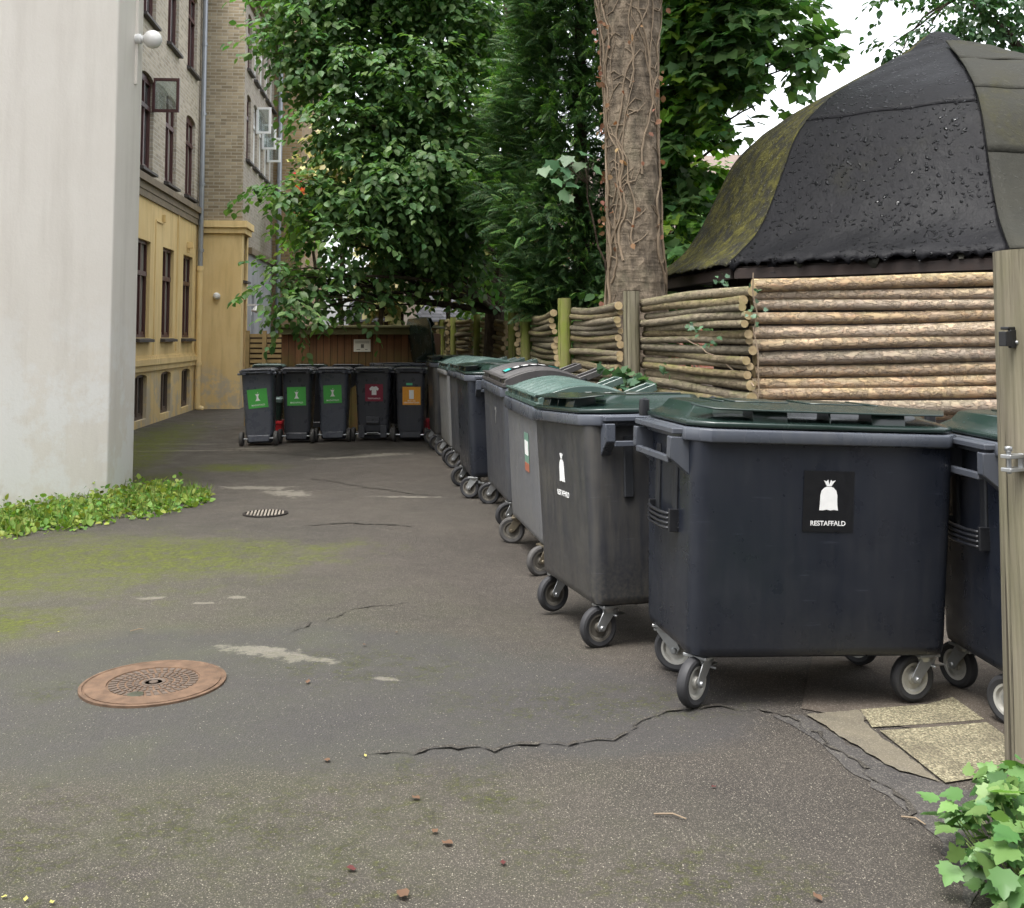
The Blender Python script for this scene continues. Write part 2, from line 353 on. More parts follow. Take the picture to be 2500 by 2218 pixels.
SLAB = slab_mat(); KERB = conc_mat('worn_concrete', L(88, 83, 72), L(108, 101, 86)); TAR = conc_mat('dark_tar', L(54, 52, 51), L(72, 69, 66)); PAVE = conc_mat('stained_shaded_paving', L(62, 56, 50), L(80, 72, 64))  # paving is stained; shade under the containers is also put into its colour
c7 = lambda x, y: gp(1100 + x / 1.46, 1500 + y / 1.46)
sheet('tar_strip', [c7(*p) for p in ((1150, 366), (1255, 362), (1360, 425), (1480, 500), (1600, 566), (1760, 608), (1900, 640), (1850, 1050), (1740, 800), (1560, 650), (1440, 575), (1350, 495), (1260, 425))], TAR, .003, jag=.02)
sheet('paving', [c7(*p) for p in ((1250, 340), (1300, 120), (2300, 60), (2900, 420), (2400, 640), (2050, 475))], PAVE, .0045)
for i, poly in enumerate((((1460, 345), (1700, 325), (1790, 300), (1903, 380), (1503, 408)), ((1530, 421), (1912, 391), (2120, 545), (1764, 608)), ((1268, 364), (1452, 347), (1496, 412), (1745, 606), (1600, 566), (1480, 500)))):
    sheet('paving_slab', [c7(*p) for p in poly], SLAB if i < 2 else KERB,   .0065 + .001 * i, jag=0 if i < 2 else .012, seedv=i)
def crack(pts, w, seedv):
    rr = random.Random(seedv); P = [gp(*p) for p in pts]; Q = []
    for a, b in zip(P, P[1:]):
        k = max(2, int((b - a).length / 0.03))
        Q += [a.lerp(b, t / k) + Vector((rr.uniform(-.014, .014), rr.uniform(-.02, .02), 0)) + Vector((.03 * math.sin(t * .37 + seedv), .02 * math.sin(t * .61 + seedv), 0)) for t in range(k)]
    m = MB(); k = len(Q)
    for i, q in enumerate(Q):
        d = (Q[min(i + 1, k - 1)] - Q[max(i - 1, 0)]).normalized(); s_ = Vector((-d.y, d.x, 0)) * w * rr.choice((.15, .4, .7, 1, 1.3, 2.2)) * min(1, i / 4, (k - 1 - i) / 4 + .05)
        for p in (q + s_, q - s_): m.v.append((p.x, p.y, hgt(p.x, p.y) + .008))
    for i in range(k - 1): m.f.append((2 * i, 2 * i + 1, 2 * i + 3, 2 * i + 2)); m.mi.append(0)
    return tag(m.build('asphalt_crack', CRACK, fix=True), kind='structure')
CRACK = conc_mat('crack_dirt', L(48, 45, 41), L(60, 56, 51))
KK = 2500 / 2044
for i, (pts, w) in enumerate((([(700, 1512), (850, 1500), (1000, 1493), (1220, 1481), (1262, 1450), (1310, 1428), (1390, 1415), (1470, 1418), (1530, 1422), (1600, 1452), (1650, 1490), (1745, 1560), (1880, 1690)], .006),
    ([(560, 1265), (640, 1240), (720, 1215), (850, 1205)], .004), ([(600, 1050), (700, 1045), (830, 1052)], .012), ([(620, 955), (720, 972), (860, 990)], .012), ([(280, 905), (480, 900), (640, 912), (760, 905)], .014))):
    crack([(x * KK, y * KK) for x, y in pts], w, i)

# manhole cover and drain grate
RUST = simple('rusted_iron', L(98, 78, 62), .75, 0, .4, 18, .5, .3); RUSTD = simple('dark_rust', L(36, 31, 28), .8, 0, .3, 25, .4, .3)
mc = gp(375, 1671)
man = empty('manhole_cover', mc, R(14), 'round rusty iron manhole cover set in the asphalt', 'manhole cover')
m = MB(); m.lathe([(.305, .0), (.305, .012), (.292, .014), (.288, .009), (.284, .009)], 48); m.build('frame', RUST, man, fix=True)
m = MB(); m.lathe([(.282, -.01), (.282, .013), (.195, .014), (.192, .004), (.0, .004)], 48); m.build('cover_plate', RUST, man, fix=True)
m = MB(); m.lathe([(.0, .0055), (.192, .0055)], 40, 0); m.build('sunk_field', RUSTD, man)
m = MB()
for r0, r1, k in ((.062, .082, 20), (.09, .112, 24), (.12, .143, 30), (.151, .186, 34)):
    for i in range(k):
        a0, a1 = 2 * math.pi * (i + .2) / k, 2 * math.pi * (i + .8) / k; sw = .9
        P = [(r * math.cos(a + r * sw), r * math.sin(a + r * sw)) for r, a in ((r0, a0), (r1, a0), (r1, a1), (r0, a1))]; m.prism(P, .0056, .0125)
m.lathe([(.0, .0125), (.018, .0125), (.019, .009), (.036, .009), (.04, .0125), (.05, .0125), (.052, .0056)], 28)
m.build('raised_studs', simple('worn_rust', L(86, 74, 64), .6, 0, .2, 30, .3), man, fix=True)
m = MB(); m.lathe([(.0, .0145), (.03, .0145), (.034, .013)], 20, 0, Matrix.Translation((-.06, -.155, 0))); m.build('lifting_recess', simple('wet_dirt', L(60, 62, 48), .5), man)
dg_ = gp(648, 1256)
dr = empty('drain_grate', dg_, R(10), 'small round cast iron drain grate in the asphalt', 'drain grate')
m = MB(); m.lathe([(.19, 0), (.19, .012), (.165, .014), (.165, -.0)], 32, 0); m.build('frame', RUSTD, dr, fix=True)
m = MB(); m.lathe([(0, .004), (.166, .004)], 32); m.build('pit', flat('pit_black', (.004, .004, .004)), dr)
m = MB()
for k in range(-5, 6):
    x = k * .029; h = math.sqrt(max(.001, .165 ** 2 - x * x)); m.b2(x - .008, x + .008, -h, h, .005, .015)
m.build('bar', simple('worn_iron', L(128, 120, 110), .6), dr)

# ------------------------------------------------------------------ buildings
def brick_mat(name, c1, c2, mort, wash=None, wamt=0.0, warp=0.5):
    n = NT(name); o = n.sep(n.obj()); P = n.com(n.math('ADD', o[0], o[1]), o[2], 0.0)
    nb = n.noise(P, .9, 5, .6); b = n.n('TexBrick', {'Vector': P, 'Color1': c1, 'Color2': c2, 'Mortar': mort, 'Scale': 1.0, 'Mortar Size': .009, 'Mortar Smooth': .2, 'Bias': 0.0, 'Brick Width': .235, 'Row Height': .072})
    v = n.n('TexWhiteNoise', {'Vector': n.com(n.math('FLOOR', n.math('DIVIDE', o[2], .072)), n.math('FLOOR', n.math('DIVIDE', n.math('ADD', o[0], o[1]), .1175)), 0.0)})
    c = n.mix(n.math('MULTIPLY', n.mr(v.outputs['Value'], .55, .95), n.math('MULTIPLY', n.math('SUBTRACT', 1.0, b.outputs['Fac']), .55)), b.outputs['Color'], tuple(x * .42 for x in c1))
    c = n.mix(n.math('MULTIPLY', n.mr(nb, .35, .7), .35), c, tuple(x * .55 for x in c1))
    if wash: c = n.mix(n.math('MULTIPLY', n.mr(n.noise(P, 5, 6, .7), .3, .62), wamt), c, wash)
    h = n.math('ADD', n.math('MULTIPLY', n.math('SUBTRACT', 1.0, b.outputs['Fac']), 1.0), n.math('MULTIPLY', n.noise(P, 60, 3), .4))
    return n.end(n.pbsdf(c, .88, n.bump(h, .6, .012), 0, .25))
def plaster_mat(name, c1, c2, stain, worn=None, wz=(0.0, 0.0), wamt=.6):
    n = NT(name); o = n.obj(); z = n.sep(o)[2]; f = n.noise(o, 1.1, 6, .62); st = n.noise(n.mp(o, (3, 3, .35)), 1.4, 5, .65)
    c = n.mix(n.mr(f, .3, .7), c1, c2); c = n.mix(n.mr(st, .48, .72, 0, .7), c, stain)
    if worn:
        w = n.math('MULTIPLY', n.mr(z, wz[1], wz[0]), n.mr(n.noise(o, 2.3, 7, .68), .46, .56), True)
        c = n.mix(n.math('MULTIPLY', w, wamt), c, worn)
    return n.end(n.pbsdf(c, .85, n.bump(n.math('ADD', n.noise(o, 30, 5, .7), n.math('MULTIPLY', f, 2.0)), .25, .008), 0, .25))
BR_PALE = brick_mat('pale_brick', L(188, 176, 156), L(150, 138, 118), L(190, 184, 172), L(206, 200, 190), .3)
BR_YEL = brick_mat('yellow_brick', L(172, 158, 132), L(136, 122, 98), L(170, 164, 150))
BR_GREY = brick_mat('grey_brick', L(166, 156, 142), L(140, 128, 114), L(166, 160, 150), L(180, 174, 166), .35)
BR_FAR = brick_mat('ochre_brick', L(170, 146, 110), L(138, 116, 86), L(150, 140, 122))
PL_YEL = plaster_mat('yellow_plaster', L(230, 205, 152), L(220, 192, 136), L(188, 162, 112), L(176, 172, 164), (.6, 1.05), .6)
PL_GREY = plaster_mat('grey_plaster', L(170, 172, 176), L(156, 158, 162), L(130, 130, 132))
PL_WHITE = plaster_mat('white_render', L(226, 220, 211), L(219, 212, 202), L(208, 201, 191), L(232, 231, 228), (.9, 2.0), .7)
STONE = simple('weathered_stone', L(128, 116, 98), .85, 0, .22, 6, .3)
SILL = simple('dark_slate_sill', L(62, 58, 56), .6, 0, .2, 8)
FRAME = simple('oxblood_paint', L(74, 44, 42), .45, 0, .2, 10); FRAMEW = flat('white_paint', L(226, 226, 224), .4); FRAMED = simple('brown_paint', L(92, 78, 68), .5, 0, .2, 10)
def glass_mat():
    n = NT('window_glass'); v = n.obj(); f = n.noise(v, 2, 3)
    return n.end(n.pbsdf(n.mix(n.mr(f, .3, .7), L(58, 62, 64), L(96, 98, 98)), .06, n.bump(f, .05, .02), 0, .8))
def curtain_mat():
    n = NT('curtained_glass'); v = n.obj(); f = n.noise(n.mp(v, (14, 14, .6)), 1, 3)
    return n.end(n.pbsdf(n.mix(n.mr(f, .3, .7), L(128, 126, 118), L(170, 166, 156)), .12, None, 0, .6))
GLASS = glass_mat(); CURT = curtain_mat()
ZINC = simple('zinc_pipe', L(150, 154, 160), .4, .6, .1, 6, .05)

def wall(mb, s0, s1, z0, z1, y, holes, deep=.13, mi=0):
    """a wall in the plane y (looking along -y) with real openings and reveals"""
    S = sorted(set([s0, s1] + [h[0] for h in holes] + [h[1] for h in holes])); Z = sorted(set([z0, z1] + [h[2] for h in holes] + [h[3] for h in holes]))
    S = [a for a in S if s0 <= a <= s1]; Z = [a for a in Z if z0 <= a <= z1]
    for a, b in zip(S, S[1:]):
        for c, d in zip(Z, Z[1:]):
            ms, mz = (a + b) / 2, (c + d) / 2
            if any(h[0] < ms < h[1] and h[2] < mz < h[3] for h in holes): continue
            mb.add([(a, y, c), (b, y, c), (b, y, d), (a, y, d)], [(0, 1, 2, 3)], mi)
    for h in holes:
        a, b, c, d = h[:4]; q = y + deep
        mb.add([(a, y, c), (b, y, c), (b, y, d), (a, y, d), (a, q, c), (b, q, c), (b, q, d), (a, q, d)], [(4, 5, 1, 0), (5, 6, 2, 1), (6, 7, 3, 2), (7, 4, 0, 3)], mi)
        if len(h) > 4 and h[4]:                                   # segmental arch: fill the upper corners
            rise = h[4]; w = (b - a) / 2; cx = (a + b) / 2; k = 6
            arc = [(cx - w * math.cos(math.pi * t / (2 * k)), d - rise + rise * math.sin(math.pi * t / (2 * k))) for t in range(k + 1)]
            for sg in (1, -1):
                P = [(cx + sg * (px - cx), pz) for px, pz in arc] + [(cx - sg * w, d)]
                vs = [(px, y, pz) for px, pz in P] + [(px, q, pz) for px, pz in P]; m_ = len(P)
                f0 = tuple(range(m_)) if sg < 0 else tuple(range(m_ - 1, -1, -1))
                mb.add(vs, [f0] + [(i, i + 1, i + 1 + m_, i + m_) if sg > 0 else (i + m_, i + 1 + m_, i + 1, i) for i in range(m_ - 2)], mi)
def window(parent, s0, s1, z0, z1, y, frame, pane, sill=True, transom=.66, deep=.09, sillm=None, arch=0.0):
    m = MB(); t = .055; q0, q1 = y + deep - .03, y + deep + .035
    m.b2(s0, s0 + t, q0, q1, z0, z1); m.b2(s1 - t, s1, q0, q1, z0, z1); m.b2(s0 + t, s1 - t, q0, q1, z0, z0 + t); m.b2(s0 + t, s1 - t, q0, q1, z1 - t - arch, z1)
    zt = z0 + (z1 - z0) * transom; sm = (s0 + s1) / 2
    m.b2(s0 + t, s1 - t, q0 - .02, q1 - .003, zt - .04, zt + .04)
    m.b2(sm - .035, sm + .035, q0 - .01, q1 - .004, z0 + t, zt - .04); m.b2(sm - .03, sm + .03, q0 - .01, q1 - .004, zt + .04, z1 - t - arch)
    for x0, x1 in ((s0 + t, sm - .035), (sm + .035, s1 - t)):     # casement rails
        m.b2(x0, x0 + .035, q0 + .012, q1 - .002, z0 + t, zt - .04); m.b2(x1 - .035, x1, q0 + .012, q1 - .002, z0 + t, zt - .04)
        m.b2(x0 + .035, x1 - .035, q0 + .012, q1 - .002, z0 + t, z0 + t + .05)
    w = m.build('window', frame, parent, smooth=0)
    p = MB(); p.b2(s0 + .02, s1 - .02, y + deep + .012, y + deep + .02, z0 + .02, z1 - .02); p.build('pane', pane, w, smooth=0)
    if sill:
        p = MB(); p.add([(s0 - .06, y - .09, z0 - .075), (s1 + .06, y - .09, z0 - .075), (s1 + .06, y + deep, z0 - .075), (s0 - .06, y + deep, z0 - .075), (s0 - .06, y - .09, z0 - .03), (s1 + .06, y - .09, z0 - .03), (s1 + .06, y + deep - .03, z0 + .004), (s0 - .06, y + deep - .03, z0 + .004)],
              [(3, 2, 1, 0), (4, 5, 6, 7), (0, 1, 5, 4), (1, 2, 6, 5), (2, 3, 7, 6), (3, 0, 4, 7)]); p.build('sill', sillm or SILL, w, smooth=0)
    return w
def casement(parent, s, y, z0, z1, w, frame, ang=90):
    """an open casement swung out from its hinge at (s, y)"""
    m = MB(); T = Matrix.Translation((s, y, 0)) @ Matrix.Rotation(R(-ang), 4, 'Z'); t = .05
    m.b2(0, w, -.02, .02, z0, z0 + t, 0, T); m.b2(0, w, -.02, .02, z1 - t, z1, 0, T); m.b2(0, t, -.02, .02, z0 + t, z1 - t, 0, T); m.b2(w - t, w, -.02, .02, z0 + t, z1 - t, 0, T)
    o = m.build('open_casement', frame, parent, smooth=0)
    p = MB(); p.b2(t - .01, w - t + .01, -.004, .004, z0 + t - .01, z1 - t + .01, 0, T)
    p.build('pane', CLEAR, o, smooth=0); return o
def clear_mat():
    n = NT('clear_pane'); g_ = n.n('BsdfGlossy', {'Color': (.9, .95, .95), 'Roughness': .03}).outputs[0]; t = n.n('BsdfTransparent', {'Color': (.72, .78, .78)}).outputs[0]
    return n.end(n.n('MixShader', {0: .22, 1: t, 2: g_}).outputs[0])
CLEAR = clear_mat()

FA, FB = gp(330, 1049), gp(473, 1001); fd = (FB - FA).normalized(); FANG = math.atan2(fd.y, fd.x)
O = FA - fd * ((FA.y - 10) / fd.y)                                # facade line where y = 10
S = lambda y: (y - 10) / fd.y                                     # distance along the facade for a given depth
bld = empty('apartment_building', (O.x, O.y, 0), FANG, 'old brick apartment house with yellow plastered ground floor and dark red windows', 'building')
SB = S(22.1)                                                      # where the stair bay steps out
cent = [S(15.7), S(17.55), S(19.35), S(21.08)]
base_h, up_h = [], []
for c in cent:
    base_h += [(c - .45, c + .45, 1.5, 3.15), (c - .4, c + .4, .12, .88, .06)]
    up_h += [(c - .45, c + .45, 4.36, 6.0, .12), (c - .45, c + .45, 6.95, 8.6, .12)]
m = MB(); wall(m, S(11), SB, -.2, 4.0, 0, base_h); m.build('plaster_base', PL_YEL, bld, smooth=0)
m = MB(); wall(m, S(11), SB, 4.0, 9.3, 0, up_h); m.build('brick_wall', BR_PALE, bld, smooth=0)
m = MB()
m.b2(S(11), SB, -.05, .02, 3.98, 4.10); m.b2(S(11), SB, -.10, .02, 4.10, 4.22); m.b2(S(11), SB, -.035, .02, 3.86, 3.98)
m.build('string_course', STONE, bld, smooth=0)
m = MB()
m.b2(S(11), SB, -.06, .02, 1.03, 1.13); m.b2(S(11), SB, -.035, .02, .93, 1.03); m.b2(S(11), SB, -.03, .02, 1.13, 1.18)
m.build('plinth_course', PL_YEL, bld, smooth=0)
for c in cent:
    window(bld, c - .45, c + .45, 1.5, 3.15, 0, FRAME, CURT); window(bld, c - .4, c + .4, .12, .88, 0, FRAMED, GLASS, False, .99)
    window(bld, c - .45, c + .45, 4.36, 6.0, 0, FRAME, CURT if c > cent[1] else GLASS, True, .66, arch=.08); window(bld, c - .45, c + .45, 6.95, 8.6, 0, FRAME, GLASS, True, .66, arch=.08)
casement(bld, cent[1] + .42, 0.02, 5.42, 6.02, .46, FRAME, 92)
# stair bay and the long wing beyond it
YB = -.90
SE = S(27.0)
m = MB(); wall(m, SB, S(23.0), -.2, 3.72, YB, [(S(22.45), S(22.85), .35, 2.5), (S(22.4), S(22.8), 2.75, 4.4)], .2); m.add([(SB, YB, -.2), (SB, 0, -.2), (SB, 0, 3.72), (SB, YB, 3.72)], [(3, 2, 1, 0)])
m.build('plaster_base', PL_YEL, bld, smooth=0)
m = MB(); m.b2(SB - .07, S(23.0), YB - .07, .0, 3.72, 3.84); m.b2(SB - .12, S(23.0), YB - .12, .0, 3.84, 3.98); m.build('string_course', PL_YEL, bld, smooth=0)
m = MB(); wl = []
far_w = [S(22.75), S(23.75), S(24.7), S(25.65), S(26.55)]
for c in far_w: wl += [(c - .3, c + .3, 5.4, 6.85, .08), (c - .3, c + .3, 7.4, 8.65, .08)] + ([(c - .3, c + .3, 3.5, 4.75, .08)] if c > S(23.2) else [])
wall(m, SB, SE, 3.98, 9.3, YB, [h for h in wl if h[2] > 3.9]); m.build('brick_wall', BR_GREY, bld, smooth=0)
m = MB(); m.add([(SB, YB, 3.98), (SB, 0, 3.98), (SB, 0, 9.3), (SB, YB, 9.3)], [(3, 2, 1, 0)]); m.build('bay_wall', BR_YEL, bld, smooth=0)
m = MB(); wall(m, S(23.0), SE, -.2, 3.36, YB, [(S(23.6), S(24.0), 1.2, 2.5), (S(24.8), S(25.2), 1.2, 2.5)]); m.build('painted_base', PL_GREY, bld, smooth=0)
m = MB(); wall(m, S(23.0), SE, 3.5, 3.98, YB, []); m.build('brick_band', BR_GREY, bld, smooth=0)
m = MB(); m.b2(S(23.0), SE, YB - .08, YB + .02, 3.36, 3.5); m.build('string_course', STONE, bld, smooth=0)
for c in far_w:
    window(bld, c - .3, c + .3, 5.4, 6.85, YB, FRAME if c < S(23) else FRAMEW, GLASS, True, .66, arch=.05); window(bld, c - .3, c + .3, 7.4, 8.65, YB, FRAME if c < S(23) else FRAMEW, GLASS, True, .66, arch=.05)
for a, b in ((S(23.6), S(24.0)), (S(24.8), S(25.2))): window(bld, a, b, 1.2, 2.5, YB, FRAMEW, GLASS)
window(bld, S(22.4), S(22.8), 2.75, 3.7, YB, FRAME, GLASS)
for c, z in ((far_w[1], 6.25), (far_w[2], 6.05), (far_w[3], 5.9)): casement(bld, c + .28, YB + .02, z, z + .62, .34, FRAMEW, 95)
m = MB(); m.b2(S(22.47), S(22.83), YB + .1, YB + .15, .35, 2.48); m.build('door', simple('red_door_paint', L(142, 70, 52), .5), bld, smooth=0)
m = MB()
for k, (o_, z) in enumerate(((.08, 8.85), (.16, 8.97), (.26, 9.09), (.34, 9.2))): m.b2(SB, SE, YB - o_, YB + .05, z, z + .12)
m.build('cornice', STONE, bld, smooth=0)
m = MB(); m.b2(SB - .1, SE, YB - .42, 7, 9.32, 9.42); m.b2(S(11), SB - .1, -.3, 7, 9.3, 9.42); m.build('eaves', simple('dark_eaves', L(70, 66, 66), .7), bld, smooth=0)
m = MB(); m.add([(S(11), -.3, 9.42), (SE, -.3, 9.42), (SE, 6, 12.8), (S(11), 6, 12.8), (SE, 7, 9.42), (S(11), 7, 9.42)], [(0, 1, 2, 3), (3, 2, 4, 5), (0, 3, 5), (1, 4, 2)]); m.build('roof', simple('slate_roof', L(72, 72, 76), .6), bld, smooth=0)
m = MB(); m.add([(S(11), 7, -.2), (SE, 7, -.2), (SE, 7, 9.3), (S(11), 7, 9.3), (S(11), 0, -.2), (S(11), 0, 9.3)], [(1, 0, 3, 2), (0, 4, 5, 3)]); m.build('back_wall', BR_YEL, bld, smooth=0)
# crossing wing that closes the yard
m = MB(); wall_y = [(SE, YB, -.2), (SE, -1.62, -.2), (SE, -1.62, 10.8), (SE, YB, 10.8), (SE + 7, -1.62, -.2), (SE + 7, -1.62, 10.8)]
m.add(wall_y, [(0, 3, 2, 1), (1, 2, 5, 4)]); m.build('end_wall', BR_FAR, bld, smooth=0)
m = MB(); m.b2(SE - .25, SE + 7, -1.85, 6, 10.8, 10.95); m.b2(SE - .12, SE + 7, -1.72, 6, 10.6, 10.8); m.build('end_roof', simple('dark_roof', L(74, 68, 66), .7), bld, smooth=0)
m = MB(); m.tube([(SE - .12, YB - .18, -.1), (SE - .12, YB - .18, 9.2)], .06, 10); m.build('drainpipe', ZINC, bld)
m = MB(); m.tube([(SB - .22, -.08, 2.95), (SB - .22, -.09, 9.2)], .055, 10)
for z in (3.3, 4.7, 6.2, 7.7): m.tube([(SB - .22, -.09, z), (SB - .22, -.09, z + .06)], .066, 10)
m.build('drainpipe', ZINC, bld)
m = MB(); m.tube([(SB - .22, -.08, 0.02), (SB - .22, -.08, 2.95)], .06, 10); m.tube([(SB - .22, -.08, 2.9), (SB - .22, -.08, 3.0)], .075, 10); m.tube([(SB - .22, -.08, .92), (SB - .22, -.08, 1.0)], .075, 10); m.tube([(SB - .22, -.08, .06), (SB - .22, -.2, .0)], .06, 10)
m.build('drainpipe', PL_YEL, bld)
m = MB(); m.lathe([(0, 0), (.05, 0), (.075, .03), (.075, .07), (.045, .12), (0, .13)], 16, 0, Matrix.Translation((SB, YB + .5, 2.38)) @ Matrix.Rotation(R(-90), 4, 'Y')); m.build('wall_sensor', FRAMEW, bld)
m = MB(); m.b2(cent[3] - 1.05, cent[3] - .99, -.03, 0, 1.25, 3.9); m.b2(cent[3] - .15, cent[3] - .05, -.12, 0, 3.3, 3.42); m.b2(cent[3] - .13, cent[3] - .07, -.05, 0, 3.2, 3.3); m.b2(cent[1] + .75, cent[1] + .78, -.02, 0, 1.2, 3.55); m.b2(cent[1] + .75, cent[1] + 1.3, -.02, 0, 3.55, 3.58); m.b2(cent[1] + 1.25, cent[1] + 1.33, -.06, 0, 3.58, 3.72)
m.build('cable', PL_YEL, bld, smooth=0)
m = MB(); m.lathe([(0, 0), (.02, 0), (.11, .1), (.1, .12), (0, .16)], 16, 0, Matrix.Translation((S(22.95), YB - .2, 2.2)) @ Matrix.Rotation(R(180), 4, 'X')); m.b2(S(22.93), S(22.97), YB - .2, YB, 2.2, 2.24); m.build('door_lamp', FRAMEW, bld)

# unseen house added behind the viewer to block low light
rh = empty('light_block_house', (-2, -8, 0), R(184), 'unseen tall rendered house added behind the viewpoint to block low light', 'house')
m = MB(); hh = [(x_, x_ + 1.1, z_, z_ + 1.7) for x_ in (-9, -6, -3, 0, 3, 6, 9) for z_ in (1.3, 4.6, 7.6)]; wall(m, -13, 13, -.2, 11, 0, hh); m.build('wall', PL_GREY, rh, smooth=0)
for h_ in hh: window(rh, h_[0], h_[1], h_[2], h_[3], 0, FRAMEW, GLASS)
m = MB(); m.b2(-13, 13, .2, 8, -.2, 10.9); m.build('house_core', PL_GREY, rh, smooth=0); m = MB(); m.b2(-13.3, 13.3, -.4, 8.2, 11, 11.25); m.build('roof', bpy.data.materials['slate_roof'], rh, smooth=0)

# near white rendered house corner
K0, K1 = gp(261, 1224), gp(324, 1192); wd = (K1 - K0).normalized(); Kn = gp(0, 1262)
wh = empty('white_house', (K0.x, K0.y, 0), 0, 'near house corner with smooth white rendered walls', 'building')
rel = lambda p: (p.x - K0.x, p.y - K0.y)
f0 = rel(Kn); ln = math.hypot(*f0); f0 = (f0[0] / ln * 3.4, f0[1] / ln * 3.4); e1 = rel(K1)
P = [f0, (0, 0), e1, (e1[0] - 4, e1[1] + 1.5), (f0[0] - 4, f0[1] + .5)]
m = MB(); m.prism(P, -.25, 6.6)
o = m.build('rendered_wall', PL_WHITE, wh, bevel=.012, smooth=0, fix=True)
m = MB(); m.prism([(p[0] * 1.03, p[1] * 1.03 + .02) for p in P], 6.6, 6.8); m.build('roof_edge', SILL, wh, smooth=0, fix=True)
m = MB(); wa = math.atan2(wd.y, wd.x); T = Matrix.Translation((e1[0], e1[1], 0)) @ Matrix.Rotation(wa, 4, 'Z')
m.b2(-.28, -.25, -.025, 0, 4.03, 6.3, 0, T); m.build('conduit', PL_WHITE, wh, smooth=0)
lamp = empty('globe_lamp', (0, 0, 0), 0, 'white globe lamp on the corner of the white house', 'wall lamp')
gc = at(354, 106, K1.y - .12); wp = Vector((K0.x + e1[0], K0.y + e1[1], 0)) - wd * .27
lamp.location = (wp.x, wp.y, gc.z)
nrm_ = Vector((wd.y, -wd.x, 0)); 
m = MB(); T = Matrix.Rotation(wa - R(90), 4, 'Z') @ Matrix.Rotation(R(90), 4, 'Y')
m.lathe([(0, 0), (.05, 0), (.052, .05), (.036, .06), (.036, .09), (.055, .1)], 20, 0, T); m.build('lamp_holder', FRAMEW, lamp)
m = MB(); m.lathe([(0, .075)] + [(.092 * math.sin(t), .165 - .092 * math.cos(t)) for t in [math.pi * k / 16 for k in range(2, 16)]] + [(0, .257)], 28, 0, T)
n = NT('opal_glass'); m.build('lamp_globe', n.end(n.pbsdf(L(228, 226, 222), .12, None, 0, .6)), lamp, smooth=80)

# ------------------------------------------------------------------ wheeled waste containers
def mat_label(name, col): return flat(name, col, .35)
WHITE = flat('white_print', L(238, 238, 236), .4); BLACKP = flat('black_sticker', L(20, 21, 25), .35); GREENP = mat_label('green_sticker', L(84, 176, 84)); MAROON = mat_label('maroon_sticker', L(134, 38, 62))
ORANGE = mat_label('orange_sticker', L(232, 160, 56)); TURQ = mat_label('turquoise_sticker', L(72, 186, 176)); FADED = simple('faded_print', L(128, 128, 126), .6, 0, .3, 40, .05); PALEG = mat_label('small_green_sticker', L(92, 190, 138)); REDL = mat_label('red_orange_sticker', L(168, 100, 78))
NAVY = plastic('anthracite_plastic', L(29, 33, 42), .30, L(66, 66, 66), .22, 1.0)
ANTH2 = plastic('dusty_anthracite_plastic', L(46, 47, 51), .40, L(92, 88, 78), .6, 5.0)
GREYP = plastic('faded_grey_plastic', L(96, 97, 100), .44, L(116, 114, 108), .5, 9.0)
GREYL = plastic('light_grey_plastic', L(104, 105, 106), .45, L(120, 116, 104), .5, 12.0)
DARKP = plastic('dark_grey_plastic', L(62, 64, 70), .38, L(90, 88, 82), .4, 3.0)
RIMG = plastic('worn_rim_plastic', L(72, 76, 84), .27, L(98, 98, 96), .3, 2.0)
LIDG = plastic('dark_green_plastic', L(32, 46, 42), .17, L(60, 72, 66), .22, 4.0)
LIDG2 = plastic('sun_faded_green_plastic', L(74, 92, 87), .20, L(112, 124, 118), .35, 6.0)
LIDGR = plastic('grey_lid_plastic', L(66, 64, 64), .38, L(90, 86, 82), .5, 8.0)
BLACKPL = plastic('black_plastic', L(26, 28, 33), .32, L(62, 60, 58), .3, 15.0)
SLOT = flat('slot_shadow_plastic', L(30, 32, 36), .6)
STEEL = simple('galvanised_steel', L(166, 168, 168), .34, .75, .15, 20, .05); TYRE = simple('black_rubber', L(44, 44, 46), .65, 0, .25, 20, .1); TYREG = simple('dusty_rubber', L(74, 72, 70), .75, 0, .2, 20, .1); RIMS = simple('pale_wheel_rim', L(176, 174, 166), .45, .2, .15, 20, .05)
FORKY = simple('tarnished_fork', L(104, 96, 80), .5, .5, .25, 14, .1)

